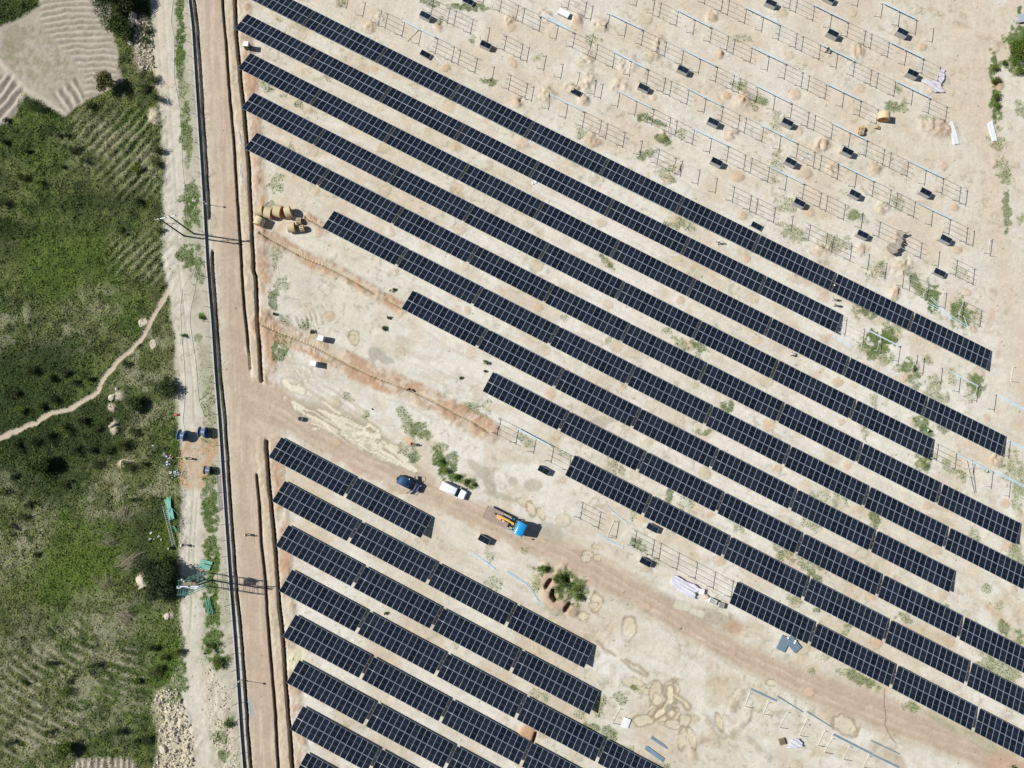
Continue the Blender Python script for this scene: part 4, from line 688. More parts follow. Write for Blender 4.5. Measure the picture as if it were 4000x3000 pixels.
bars('steel_bars', 'light blue purlins at the right edge beyond the crouching worker', [(3885, 1840), (4010, 1905)], 4, .09, STEELB, .15)
bars('steel_bars', 'pale purlins left of the weedy frame, under the second long row end', [(3247, 1312), (3330, 1355)], 3, .09, STEELB, .2)
bars('steel_bars', 'long steel rail across the stony ground behind the worker, crossing others', [(3760, 1790), (3855, 1825)], 1, .1, STEEL, z=.3)
bars('steel_bars', 'level steel rails crossing the others behind the crouching worker', [(3755, 1830), (3840, 1828)], 2, .08, STEEL, .25, z=.3)
bars('steel_bars', 'steel rails pointing down from the crossed pile behind the crouching worker', [(3785, 1795), (3800, 1925)], 2, .08, STEEL, .6, z=.3, jit=.5)

# ------------------------------------------------------------------ pallets of modules
b = MB(); 
for y in (-.45, 0, .45): b.box((0, y, .05), (2.3, .1, .1), WOODB)
for x in (-1.05, -.5, 0, .5, 1.05): b.box((x, 0, .115), (.12, 1.14, .03), WOODB)
ME_PAL = b.mesh('pallet')
def stack_mesh(h, m=CARTON):
    b = MB(); n = max(2, int(h / .12))
    for k in range(n): b.box((0, 0, .13 + (k + .5) * (h - .13) / n), (2.24 - .012 * (k % 2), 1.12 - .012 * (k % 2), (h - .13) / n - .004), m)
    return b.mesh('panel_stack')
PAL = [(1829, 4, .5, 'standing at the top edge above the frames, nearest the top table row'), (1661, 59, 1.15, 'with grey sides, beside the upper frames nearest the long rows'), (1897, 174, 1.1, 'with grey sides, between the upper frames, right of the white-topped pallet line'), (1662, 212, .45, 'low, with a white bar leaning away from it'),
       (2669, 271, 1.2, 'with grey sides, in the middle of the upper frames'), (2515, 341, 1.0, 'left of the frames, between two brown earth heaps'), (2251, 361, .35, 'low, beside a large brown earth heap'), (2787, 475, 1.3, 'with grey sides, at the left end of a frame in the upper middle'), (2800, 631, 1.3, 'with grey sides, directly below another in the upper middle'),
       (3013, 10, 1.15, 'cut by the top edge, above the frames'), (3240, -6, .9, 'barely in view at the top edge'), (3255, 129, 1.35, 'tall, with grey sides, at the upper right'), (3527, 124, 1.4, 'tall, last to the right in the top line'), (3567, 285, 1.4, 'tall, left of the large white cloth'), (3077, 477, 1.35, 'with grey sides, upper right, left of two wooden reels'),
       (3090, 631, 1.35, 'with grey sides, beside scattered white scraps'), (3312, 590, 1.35, 'with grey sides, below the slatted wooden reels'), (3341, 757, 1.3, 'with grey sides, in the right part above the brown draped sheet'), (3617, 750, 1.3, 'with grey sides, rightmost in the upper right field'), (3124, 791, 1.3, 'with grey sides, above the seventh table of the top row'),
       (3371, 915, 1.3, 'with grey sides, left of the brown draped sheet'), (3696, 933, 1.3, 'with grey sides, right of the brown draped sheet'), (3671, 1064, .9, 'low and shadowed, just below the rightmost ones'), (2956, 883, .3, 'low, touching the top long row'), (2124, 1837, 1.0, 'left of the row that starts beside the bare frame, above the blue truck'),
       (2549, 2063, 1.0, 'between the ninth long row and the bare frames'), (2522, 2196, 1.1, 'left of the striped sheet, above the diagonal road'), (1891, 2108, 1.1, 'below the blue truck, beside the diagonal road')]
for k, (x, y, h, w) in enumerate(PAL):
    p = G(x, y, h); o = thing('panel_pallet', f'panel pallet {w}', 'panel pallet', (p.x, p.y, 0), ang0 + random.uniform(-.03, .03), 'pallets of solar panels waiting between the frames')
    child('pallet', ME_PAL, o, (0, 0, 0)); child('panel_stack', stack_mesh(h), o, (0, 0, 0)); q = child('top_panel', ME_PANEL, o, (0, 0, h + .02), (0, 0, math.pi / 2)); q.scale = (1, 1.01, 1)
p = G(2203, 50, .7); o = thing('panel_pallet', 'low pallet with a bright white cover near the top edge', 'covered pallet', (p.x, p.y, 0), ang0)
child('pallet', ME_PAL, o, (0, 0, 0)); child('panel_stack', stack_mesh(.68), o, (0, 0, 0)); m = MB(); m.box((0, 0, .71), (2.34, 1.2, .05), mat('white_cover', (.85, .85, .85), .5)); m.build('cover', o, bevel=.02)
#@OBJECTS

# ------------------------------------------------------------------ boundary fence: low plinth, outward bent posts, razor coil
FP = [G(x - 4, y) for x, y in FN]
def along(P, step, start=0.0):
    out = []; d = start
    for a, b_ in zip(P[:-1], P[1:]):
        L = (b_ - a).length; u = (b_ - a) / L
        while d < L: out.append((a + u * d, u)); d += step
        d -= L
    return out
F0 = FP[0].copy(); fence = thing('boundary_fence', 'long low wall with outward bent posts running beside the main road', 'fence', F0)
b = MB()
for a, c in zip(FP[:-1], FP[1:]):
    d = (c - a).normalized() * .01; b.bar(a - F0 - d + Vector((0, 0, .18)), c - F0 + d + Vector((0, 0, .16)), .2, .52, mat('plinth_painted_shade', (.035, .033, .03), .9))  # concrete body coloured near-black to paint in its shaded face
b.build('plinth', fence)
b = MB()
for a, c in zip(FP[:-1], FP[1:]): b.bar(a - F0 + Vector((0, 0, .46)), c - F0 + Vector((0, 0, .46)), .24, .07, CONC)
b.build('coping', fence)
b = MB(); b.tube([(0, 0, 0), (0, 0, 1.35), (-.1, 0, 1.6), (-.35, 0, 1.85), (-.62, 0, 1.98)], [.04, .04, .036, .032, .03], mat('dark_post', (.10, .085, .07), .7), 6); ME_FP = b.mesh('post')
for p, u in along(FP, 3.0, .8): child('post', ME_FP, fence, p - F0 + Vector((0, 0, .3)) * 0, (0, 0, math.atan2(u.y, u.x) + math.pi / 2 + random.uniform(-.08, .08)))
b = MB()
for z, dx in ((1.15, 0), (1.35, 0), (1.7, .2), (1.95, .5)): b.tube([p - F0 + Vector((-dx, 0, z)) for p in FP], .006, STEEL, 3)
b.build('wire', fence)

# ------------------------------------------------------------------ poles, masts, scaffold
def twin_pole(b0, b1, c0, c1, label, H=11.4, ncross=1, c2=None):
    p0, p1 = gh(*b0), gh(*b1); o = thing('utility_pole', label, 'power pole', p0, 0, 'twin utility poles')
    for p in (p0, p1):
        m = MB(); q = p - p0; m.tube([q - Vector((0, 0, .5)), q + Vector((0, 0, H * .5)), q + Vector((0, 0, H))], [.17, .145, .11], DARKW, 10); m.build('pole', o, True)
    for i, (e0, e1) in enumerate([(c0, c1)] + ([c2] if c2 else [])):
        z = 10.5 if i == 0 else 10.3; a, c = G(*e0, z) - p0, G(*e1, z) - p0
        m = MB(); m.bar(a, c, .16, .14, mat('crossarm_white', (.74, .80, .86), .4, .2)); m.build('crossarm', o)
        if i == 0:
            for f in (.06, .5, .94):
                m = MB(); m.lathe([(.05, 0), (.09, .05), (.05, .1), (.09, .15), (.05, .2), (.08, .26), (.03, .32)], mat('insulator', (.20, .13, .09), .3), 8, Matrix.Translation(a + (c - a) * f + Vector((0, 0, .08)))); m.build('insulator', o, True)
    m = MB(); q = p1 - p0; m.bar(Vector((0, 0, 6.2)), q + Vector((0, 0, 8.6)), .06, .06, DARKW); m.bar(Vector((0, 0, 8.6)), q + Vector((0, 0, 6.2)), .06, .06, DARKW); m.build('brace', o)
    return o
twin_pole((720, 922), (757.5, 913), (605.6, 858.5), (691.6, 841.6), 'pair of tall dark poles with a white crossarm leaning over the pale track')
twin_pole((802, 2263), (824, 2266), (691, 2291), (785, 2290), 'pair of tall dark poles inside the green scaffold, with two white crossarms', c2=((691, 2296.5), (772, 2297)))
def lamp_post(px, py, H, label):
    p = gh(px, py); o = thing('lamp_post', label, 'lamp post', p, math.radians(-8), 'lamp posts along the fence')
    m = MB(); m.tube([(0, 0, 0), (0, 0, H * .6), (0, 0, H)], [.06, .05, .04], WHITE, 8); m.build('mast', o, True)
    m = MB(); m.box((0, 0, H + .06), (.42, .36, .12), mat('lamp_grey', (.45, .47, .5), .5)); m.build('lamp_head', o, bevel=.02)
    m = MB(); m.box((.0, 0, 1.1), (.22, .25, .4), WHITE); m.build('control_box', o)
    m = MB(); m.bar((-.05, 0, H * .75), (.55, 0, H * .8), .05, .05, WHITE); m.build('bracket', o)
lamp_post(809, 799, 4.0, 'lamp post on the fence nearest the wooden cable drums'); lamp_post(940, 2656, 4.3, 'lamp post on the fence near the bottom of the picture')

c00, c11 = G(789, 2236), G(823, 2288); sx, sy = c11.x - c00.x, c00.y - c11.y
sc_ = thing('scaffold_tower', 'tall green tube scaffold around the lower twin poles', 'scaffold', ((c00.x + c11.x) / 2, (c00.y + c11.y) / 2, 0), math.radians(-1))
for x in (-sx / 2, 0, sx / 2):
    for y in (-sy / 2, sy / 2): m = MB(); m.tube([(x, y, 0), (x, y, 10.6)], .035, GREENT, 6); m.build('upright', sc_)
for z in (2, 4, 6, 8, 9.4, 10.5):
    for y in (-sy / 2, sy / 2): m = MB(); m.tube([(-sx / 2 - .25, y, z), (sx / 2 + .15, y, z + .02)], .03, GREENT, 6); m.build('ledger', sc_)
    for x in (-sx / 2, 0, sx / 2): m = MB(); m.tube([(x, -sy / 2 - .15, z + .05), (x, sy / 2 + .15, z + .05)], .03, GREENT, 6); m.build('transom', sc_)
for z0, z1 in ((0, 4), (4, 8), (8, 10.5)):
    for y in (-sy / 2, sy / 2): m = MB(); m.tube([(-sx / 2, y, z0), (sx / 2, y, z1)], .026, GREENT, 6); m.build('brace', sc_)
m = MB(); [m.box((0, sy / 2 - .2 - .27 * k, 8.08), (sx + .6, .24, .05), WOODB) for k in range(4)]; m.build('platform', sc_)
m = MB(); m.bar((sx / 2 + .12, .2, 0), (sx / 2 + .02, .2, 9), .04, .04, GREENT); m.bar((sx / 2 + .12, -.2, 0), (sx / 2 + .02, -.2, 9), .04, .04, GREENT)
for k in range(26): m.bar((sx / 2 + .12 - .1 * k / 26, -.2, .3 + .33 * k), (sx / 2 + .12 - .1 * k / 26, .2, .3 + .33 * k), .03, .03, GREENT)
m.build('ladder', sc_)

# ladder, green tubes and boards lying about
def ladder(p0, p1, label):
    a, c = gh(*p0), gh(*p1); L = (c - a).length; o = thing('ladder', label, 'ladder', a + Vector((0, 0, .35)), math.atan2(c.y - a.y, c.x - a.x))
    for s in (-.27, .27): m = MB(); m.bar((0, s, 0), (L, s, 0), .06, .09, mat('ladder_grey', (.40, .46, .40), .6)); m.build('rail', o)
    n = int(L / .38)
    for k in range(n): m = MB(); m.bar((.2 + k * .38, -.25, 0), (.2 + k * .38, .25, 0), .045, .045, mat('ladder_grey', (.40, .46, .40), .6)); m.build('rung', o)
ladder((643, 1976), (682, 2131), 'long grey ladder lying in the grass beside green tubes')
bars('scaffold_tubes', 'green boards and tubes heaped in the grass beside the ladder', [(657, 1945), (664, 1985), (676, 2028)], 6, .17, GREENS, .17, z=.4, jit=.18, cat='scaffold tubes')
bars('scaffold_tubes', 'thin green tubes in the grass below the heap of green boards', [(680, 2050), (692, 2078)], 3, .06, GREENT, .14, z=.3, jit=.15, cat='scaffold tubes')
bars('scaffold_tubes', 'single thin green tube slanting away from the heap of green boards', [(680, 1985), (702, 2015)], 1, .05, GREENT, z=.4, cat='scaffold tubes')
bars('scaffold_tubes', 'loose green tubes standing in weeds below the scaffold', [(812, 2330), (822, 2400)], 7, .06, GREENT, .16, z=.3, jit=.3, cat='scaffold tubes')
bars('green_boards', 'pair of green boards above the scaffold, the upper one', [(784, 2188), (831, 2200)], 2, .26, GREENS, .3, z=.25, cat='green boards', group=None)
bars('green_boards', 'three green boards just above the scaffold, the lower set', [(775, 2206), (823, 2219)], 3, .26, GREENS, .3, z=.25, cat='green boards')
bars('conduits', 'four pale conduits laid along the fence below the black drum', [(854, 1856), (858, 1930), (862, 1995)], 4, .05, mat('conduit', (.6, .6, .56), .6), .22, cat='conduits', jit=.03)

# ------------------------------------------------------------------ cable drums
def drum(name, label, x, y, R, W, deg, kind, group, z0=0.0):
    p = G(x, y, R + z0); o = thing(name, label, 'cable drum', (p.x, p.y, z0 + hz(p.x, p.y) * .5), math.radians(deg), group)
    M0 = Matrix.Translation((0, 0, R)) @ Matrix.Rotation(math.pi / 2, 4, 'Y')
    fl = {'wood': WOODO, 'slat': WOODO, 'blue': mat('drum_blue', (.012, .055, .22), .45), 'black': mat('drum_black', (.02, .022, .025), .5)}[kind]
    rim = {'wood': WOODP, 'slat': WOODP, 'blue': mat('drum_rim_blue', (.09, .22, .45), .4), 'black': mat('drum_rim', (.12, .14, .16), .4)}[kind]
    for s in (-1, 1):
        m = MB(); zc = s * W / 2; m.lathe([(R * .93, zc - .04), (R * .95, zc + s * .0), (R * .93, zc + .04)], fl, 28, M0); m.lathe([(.12, zc + s * .05 - .02), (.12, zc + s * .05 + .02)], BLACKR, 12, M0)
        for k in range(6):
            a = k * math.pi / 3; m.lathe([(.035, zc + s * .05 - .012), (.035, zc + s * .05 + .02)], BLACKR, 6, M0 @ Matrix.Translation((.45 * R * math.cos(a), .45 * R * math.sin(a), 0)))
        f = m.build('flange', o)
        m = MB(); n = 28; vs = []; fs = []
        for rr, zz in ((R * .92, zc - .05), (R, zc - .05), (R, zc + .05), (R * .92, zc + .05)):
            vs += [M0 @ Vector((rr * math.cos(2 * math.pi * k / n), rr * math.sin(2 * math.pi * k / n), zz)) for k in range(n)]
        for i in range(4):
            j = (i + 1) % 4
            for k in range(n): fs.append((i * n + k, i * n + (k + 1) % n, j * n + (k + 1) % n, j * n + k))
        m.add(vs, fs, rim); m.build('rim', f)
    m = MB()
    if kind in ('wood', 'slat'):
        n = 34 if kind == 'wood' else 12; wd = 2 * math.pi * R / n * (.97 if kind == 'wood' else .55)
        for k in range(n):
            a = 2 * math.pi * k / n; Rm = Matrix.Rotation(a, 4, 'X'); c = Matrix.Translation((0, 0, R)) @ Rm @ Vector((random.uniform(-.02, .02), 0, R * 1.005 + random.uniform(0, .012)))
            m.box(c, (W + .06, wd, .035), WOODP, Rm.to_3x3())
        m.build('lagging', o)
        m = MB(); m.lathe([(R * .45, -W / 2), (R * .45, W / 2)], BLACKR if kind == 'wood' else WOODB, 20, M0); m.build('core', o, True)
    else:
        r = R * (.62 if kind == 'blue' else .72); prof = []
        nn = 26
        for k in range(nn + 1): prof.append((r + (.02 if k % 2 else 0), -W / 2 + .05 + (W - .1) * k / nn))
        m.lathe(prof, mat('wound_wire', (.40, .50, .60), .28, .7, .08), 32, M0); m.build('wound_wire', o, True)
    return o
gw = 'large wooden cable drums between ditch and first table rows'
drum('wooden_cable_drum', 'plank covered drum at the left end of the line of four, by the ditch', 1014, 825, 1.05, 1.4, 0, 'wood', gw)
drum('wooden_cable_drum', 'second plank covered drum from the left in the line of four', 1049, 831, 1.08, 1.3, -12, 'wood', gw)
drum('wooden_cable_drum', 'tallest plank covered drum with bright orange side, third in the line of four', 1086, 824, 1.15, 1.35, -14, 'wood', gw)
drum('wooden_cable_drum', 'plank covered drum with a broken plank, right end of the line of four', 1126, 830, 1.1, 1.1, 17, 'wood', gw)
drum('wooden_cable_drum', 'plank covered drum turned sideways below the line of four, by the ditch', 1014, 866, .98, 1.5, 66, 'wood', gw)
drum('wooden_cable_drum', 'plank covered drum next to the two slatted drums', 1139, 888, .95, 1.25, 5, 'wood', gw)
drum('slatted_cable_drum', 'upper small slatted drum beside the plank covered drums', 1168, 863, .6, .85, 0, 'slat', None)
drum('slatted_cable_drum', 'lower small slatted drum beside the plank covered drums', 1180, 892, .64, .7, 15, 'slat', None)
drum('wooden_cable_drum', 'lone large wooden drum at the end of a bare frame, upper right', 3452, 455, 1.15, 1.3, 84, 'wood', None)
drum('slatted_cable_drum', 'small wooden drum just left of the lone large drum', 3425, 496, .4, .5, 75, 'slat', None)
drum('slatted_cable_drum', 'upper one of two slatted drums touching, upper right', 3366, 503, .52, .8, 5, 'slat', None)
drum('slatted_cable_drum', 'lower one of two slatted drums touching, upper right', 3363, 519, .45, .8, 3, 'slat', None)
drum('steel_cable_drum', 'blue steel drum of silver wire standing farther from the fence', 711, 1701, 1.05, 1.2, -13, 'blue', 'blue drums of wire')
drum('steel_cable_drum', 'blue steel drum of silver wire standing against the fence', 792, 1688, 1.05, 1.25, -4, 'blue', 'blue drums of wire')
drum('steel_cable_drum', 'black steel drum of silver wire beside the fence', 811, 1837, .82, 1.1, -4, 'black', None)
b = MB(); b.box((0, 0, .05), (.1, .5, .1), mat('yellow_paint', (.65, .5, .12), .5)); b.box((.15, -.2, .05), (.4, .1, .1), mat('yellow_paint', (.65, .5, .12), .5)); o = b.build('wheel_chock'); o.location = gh(693, 1716); tag(o, 'small yellow chock at the foot of the left blue drum', 'chock')

# ------------------------------------------------------------------ cabinets, barrel, crates, boards
def cabinet(x, y, h, w, deg, body, label, group=None):
    p = G(x, y, h); o = thing('cabinet', label, 'cabinet', (p.x, p.y, 0), math.radians(deg), group)
    m = MB(); m.box((0, 0, h / 2 - .05), (w * .93, w * .93, h - .1), body); m.build('body', o)
    m = MB(); m.box((0, 0, h - .04), (w, w, .1), WHITE, None, .92); m.build('roof', o, bevel=.02)
    m = MB(); m.box((0, -w * .465 - .012, h * .47), (w * .8, .02, h * .8), body); m.build('door', o)
    m = MB(); m.box((0, 0, .05), (w * 1.05, w * 1.05, .1), CONC); m.build('base', o)
cabinet(959.5, 170, 1.9, 1.12, -3, mat('dark_green_paint', (.02, .06, .045), .4), 'tall cabinet with white roof and dark green sides beside the second table row')
cabinet(1252, 1320, 1.8, 1.15, -14, mat('light_grey', (.5, .52, .54), .5), 'pale grey cube cabinet right above the long orange trench', 'pale cube cabinets beside the orange trench')
cabinet(1224, 1419, 1.8, 1.1, -14, mat('light_grey', (.5, .52, .54), .5), 'pale grey cube cabinet right below the long orange trench', 'pale cube cabinets beside the orange trench')
p = G(1172, 1636, .9); o = thing('water_barrel', 'open grey metal barrel at the edge of the cream silt', 'barrel', (p.x, p.y, 0))
m = MB(); m.lathe([(.40, 0), (.43, .02), (.42, .28), (.44, .3), (.42, .32), (.42, .6), (.44, .62), (.42, .64), (.43, .92), (.39, .92), (.39, .75)], mat('barrel_grey', (.42, .44, .44), .5, .3), 24); m.build('barrel_body', o, True)
m = MB(); m.lathe([(.385, .70), (.385, .76)], mat('barrel_water', (.04, .05, .05), .1), 24); m.build('water', o)
def boxthing(name, label, cat, x, y, size, deg, m_, lid=None, slat=False):
    p = G(x, y, size[2]); o = thing(name, label, cat, (p.x, p.y, 0), math.radians(deg)); L_, W_, H_ = size
    if slat:
        n = 6
        for k in range(n): m = MB(); m.box((-L_ / 2 + (k + .5) * L_ / n, 0, H_ - .03), (L_ / n * .42, W_, .05), m_); m.build('slat', o)
        for s in (-1, 1):
            m = MB(); m.box((0, s * (W_ / 2 - .03), H_ / 2), (L_, .05, H_ - .12), m_); m.build('side_panel', o)
            m = MB(); m.box((s * (L_ / 2 - .03), 0, H_ / 2), (.05, W_ - .12, H_ - .12), m_); m.build('end_panel', o)
        m = MB(); m.box((0, 0, .1), (L_ - .12, W_ - .12, .1), BLACKR); m.build('bottom', o)
    else:
        m = MB(); m.box((0, 0, H_ / 2), size, m_); m.build('box_body', o, bevel=.02); m = MB(); m.box((0, 0, H_ + .02), (L_ * 1.03, W_ * 1.03, .05), lid or m_); m.build('lid', o, bevel=.01)
boxthing('storage_box', 'white lidded box beside the striped sheet', 'box', 2741, 2311, (1.0, .95, .7), -8, mat('cream_box', (.66, .62, .55), .6), WHITE)
boxthing('slatted_crate', 'long white slatted crate right of the tan sack', 'crate', 2786, 2350, (1.5, .95, .9), -24, WHITE, slat=True)
boxthing('slatted_crate', 'pale grey slatted crate nearest the lowest long row', 'crate', 2819, 2366, (1.1, 1.0, .85), -15, mat('grey_crate', (.5, .48, .45), .7), slat=True)
boxthing('slatted_crate', 'brown wooden crate with dark inside beside the small striped sheet', 'crate', 3056, 2899, (1.1, 1.1, .6), 15, mat('crate_brown', (.36, .28, .17), .8), slat=True)
for k, (x, y, w) in enumerate(((2438, 2820, 'left'), (2451, 2824, 'right'))):
    b = MB(); Rm = Euler((0, .16 * (1 if k else -1), 0)).to_matrix(); b.box((0, 0, .28), (.72, 1.75, .06), mat('white_board', (.86, .88, .88), .4), Rm); b.box((0, .6, .1), (.5, .08, .2), WOODB); b.box((0, -.6, .1), (.5, .08, .2), WOODB)
    o = b.build('white_board'); o.location = G(x, y); o.rotation_euler.z = math.radians(-21); tag(o, f'{w} one of two glossy white boards on the sand near the bottom', 'board', None)
for x, y, w in ((3058, 2512, 'left'), (3101, 2513, 'right')):
    bars('steel_troughs', f'{w} stack of bluish steel troughs against the lowest long row', [(x + 13, y - 27), (x - 13, y + 27)] if w == 'left' else [(x - 24, y - 22), (x + 14, y + 26)], 5, .3, mat('steel_blue2', (.27, .38, .47), .35, .4), .34, cat='steel troughs', h=.3, z=.25, jit=.02)
for x, y in ((3078, 2492), (3107, 2504), (3104, 2511)):
    b = MB(); b.box((0, 0, 0), (.35, .3, .1), mat('white_board', (.86, .88, .88), .4)); o = b.build('white_block'); o.location = G(x, y, .55); o.rotation_euler.z = .4; tag(o, {3078: 'white block on the left steel troughs', 3107: 'upper white block on the right steel troughs', 3104: 'lower white block on the right steel troughs'}[x], 'block')
def lump(name, label, cat, x, y, r, h, m_, seed=0, squash=(1, 1), sub=3, deg=0, rough=.25):
    bm = bmesh.new(); bmesh.ops.create_icosphere(bm, subdivisions=sub, radius=1); rr = random.Random(seed)
    dirs = [(Vector((rr.gauss(0, 1), rr.gauss(0, 1), rr.gauss(0, 1))).normalized(), rr.uniform(.5, .95)) for _ in range(12)]
    for v in bm.verts:
        n = v.co.normalized(); k = 1.0
        for d, t in dirs:
            q = n.dot(d)
            if q > t: k = min(k, t / q)
        v.co = Vector((n.x * r * squash[0], n.y * r * squash[1], n.z * h)) * (k * (1 + rr.uniform(-rough, rough) * .15))
    me_ = bpy.data.meshes.new(name); bm.to_mesh(me_); bm.free(); me_.materials.append(m_); o = bpy.data.objects.new(name, me_); col.objects.link(o)
    p = gh(x, y); o.location = (p.x, p.y, p.z + h * .35); o.rotation_euler.z = math.radians(deg); return tag(o, label, cat)
lump('sack', 'crumpled tan sack between the white box and the slatted crate', 'sack', 2760, 2332, .65, .5, mat('tan_sack', (.52, .46, .38), .85, 0, .1), 3)
ROCK = mat('pale_rock', (.56, .50, .40), .95, 0, .18, 3, bump=.05)
RK_ = [(522, 78, 1.0, .7, 'large pale boulder beside the dark trees at the top left', (1, 1.9)), (540, 92, .8, .5, 'grey slab right beside the largest pale boulder', (1, 1.4)), (508, 168, .5, .4, 'pale rock under the dark trees, below the largest boulder', (1, 1.6)), (536, 160, .35, .3, 'small pale rock on the rubble slope, left of two shrubs', (1, 1)), (541, 205, .5, .35, 'pale rock midway down the upper rubble slope', (1, 1.2)), (566, 200, .45, .3, 'brown rock in the middle of the upper rubble', (1, 1)),
       (440, 1550, .9, .4, 'flat tan rock above the footpath bend', (1.2, .8)), (455, 1520, .4, .3, 'small pale rock above the flat tan rock', (1, 1)), (443, 1662, .5, .45, 'tall narrow pale rock in the dark scrub', (.8, 1.7)), (490, 1812, .9, .5, 'tan rock left of the litter, in front of a shrub', (1.2, .7)), (575, 2262, 1.6, .8, 'broad pale rock outcrop left of the large dark tree', (1.2, .9)), (562, 2288, .7, .45, 'smaller pale rock below the broad outcrop', (1.3, .7)),
       (655, 2405, .6, .14, 'pale rock in bright green growth below the large dark tree', (1.2, .8)), (640, 2925, .9, .5, 'large pale block at the left of the lower rubble', (1, 1)), (800, 2553, .25, .2, 'small black stone on the pale track', (1, 1)), (624, 2856, .3, .25, 'small round pale stone above the largest lower block', (1, 1)), (560, 1260, 1.0, .10, 'low pale rocky outcrop right of the footpath', (1.1, 1)), (598, 1345, .9, .08, 'low grey outcrop right of the footpath, farther down', (1.1, .8)), (1452, 1598, .25, .3, 'small brown stone on the white ground above the silt', (1, 1))]
for k, (x, y, r, h, lab, sq) in enumerate(RK_): lump('boulder', lab, 'boulder', x, y, r, h, BLACKR if 'black' in lab else ROCK, k + 5, sq, 3, k * 37)
def stones(name, region_pts, n, lo, hi, m_, label=None):
    P = GL(region_pts); xs = [q.x for q in P]; ys = [q.y for q in P]; b = MB(); rr = random.Random(len(name) + n)
    def ins(x, y):
        c = False
        for k in range(len(P)):
            a_, b_ = P[k], P[k - 1]
            if (a_.y > y) != (b_.y > y) and x < (b_.x - a_.x) * (y - a_.y) / (b_.y - a_.y) + a_.x: c = not c
        return c
    k = 0
    while k < n:
        x, y = rr.uniform(min(xs), max(xs)), rr.uniform(min(ys), max(ys))
        if not ins(x, y): continue
        s = lo + (hi - lo) * rr.random() ** 3; R = Euler((rr.uniform(0, 3), rr.uniform(0, 3), rr.uniform(0, 6))).to_matrix()
        vs = [R @ Vector(v) * s * rr.uniform(.7, 1.2) for v in ((1, 0, 0), (-1, 0, .1), (0, 1.1, 0), (0, -.9, .1), (0, 0, .9), (.1, 0, -.9))]; z = hz(x, y) + s * .3
        b.add([v + Vector((x, y, z)) for v in vs], [(0, 2, 4), (2, 1, 4), (1, 3, 4), (3, 0, 4), (2, 0, 5), (1, 2, 5), (3, 1, 5), (0, 3, 5)], m_); k += 1
    o = b.build(name); tag(o, kind='stuff'); return o
stones('rubble', [(560, 60), (600, 120), (600, 280), (560, 290), (520, 200), (530, 90)], 500, .06, .38, ROCK)
stones('rubble', [(610, 2700), (690, 2690), (730, 2790), (760, 2900), (750, 3010), (600, 3010), (625, 2900), (600, 2760)], 1000, .04, .40, ROCK)
stones('rubble', [(800, 2600), (860, 2640), (900, 2700), (900, 2800), (940, 3010), (860, 3010), (810, 2850)], 420, .04, .22, ROCK)
stones('gravel', [(1000, 1500), (3700, 800), (3990, 3000), (1200, 3000)], 4200, .03, .10, mat('dark_stone', (.25, .21, .16), .9))
stones('gravel', [(1300, 0), (3980, 0), (3980, 1200), (1500, 200)], 2600, .03, .11, mat('dark_stone', (.25, .21, .16), .9))
# litter by the drums
b = MB(); rr = random.Random(5); LIT = [mat('litter_white', (.75, .78, .8), .5), mat('litter_blue', (.35, .5, .62), .5), BLACKR, mat('litter_red', (.45, .06, .05), .5), mat('litter_grey', (.35, .36, .34), .6), GREENS]
for cx, cy, r, n in ((648, 1779, 9, 40), (668, 1788, 10, 34), (655, 1812, 12, 30), (690, 1850, 17, 60), (665, 1845, 10, 20), (705, 1848, 12, 20)):
    for k in range(n):
        p = gh(cx + rr.gauss(0, r / 2), cy + rr.gauss(0, r / 2.4)); s = rr.uniform(.08, .3); b.box(p + Vector((0, 0, rr.uniform(.05, .3))), (s, s * rr.uniform(.3, 1), .04), rr.choice(LIT if cy < 1800 else LIT[:1] * 3 + LIT), Euler((rr.uniform(-.7, .7), rr.uniform(-.7, .7), rr.uniform(0, 3))).to_matrix())
o = b.build('litter'); tag(o, kind='stuff')
def scraps(label, cx, cy, r, n, ms, s0=.1, s1=.3, name='plastic_scraps'):
    b = MB(); c = gh(cx, cy)
    for k in range(n):
        q = Vector((rr.gauss(0, r), rr.gauss(0, r), rr.uniform(.03, .15))); s = rr.uniform(s0, s1); b.box(q, (s, s * rr.uniform(.3, 1), .03), rr.choice(ms), Euler((rr.uniform(-.5, .5), rr.uniform(-.5, .5), rr.uniform(0, 3))).to_matrix())
    o = b.build(name); o.location = c; return tag(o, label, 'scraps')
scraps('scattered bluish white scraps under a bare frame, upper right', 3155, 605, .75, 34, LIT[:2])
scraps('few white scraps lying in dark green growth near the ladder', 612, 2108, .5, 5, LIT[:1], .2, .45); scraps('single white scrap in the grass left of the drums', 598, 1741, .1, 2, LIT[:1], .3, .5)
scraps('white rags at the end of a table in the fourth long row', 2085, 712, .25, 6, LIT[:1], .3, .6); scraps('white rags under the top long row', 2065, 547, .3, 6, LIT[:1], .3, .6)
for k, (x, y) in enumerate(((762, 1842), (784, 1850))): pass
b = MB()
for k in range(4): b.tube([Vector((.55 * math.cos(a) * (1 - .06 * k), .4 * math.sin(a) * (1 - .06 * k), .05 + .05 * k)) for a in [i * .35 for i in range(19)]], .035, BLACKR, 5)
o = b.build('hose_coil'); o.location = gh(652, 1753); tag(o, 'coil of black hose in the grass above the litter', 'hose')
def cable(label, pts, r, m_, name='cable', z=.04):
    P = [gh(x, y) + Vector((0, 0, z)) for x, y in pts]; c = P[0].copy(); b = MB(); b.tube([q - c for q in P], r, m_, 5); o = b.build(name); o.location = c; return tag(o, label, 'cable')
CB = mat('pale_cable', (.62, .61, .55), .6)
cable('pale cable curving down the track to the left blue drum', [(745, 1085), (765, 1035), (772, 1070), (760, 1140), (745, 1210), (742, 1260), (752, 1330), (766, 1420), (772, 1500), (778, 1570), (795, 1612)], .035, CB)
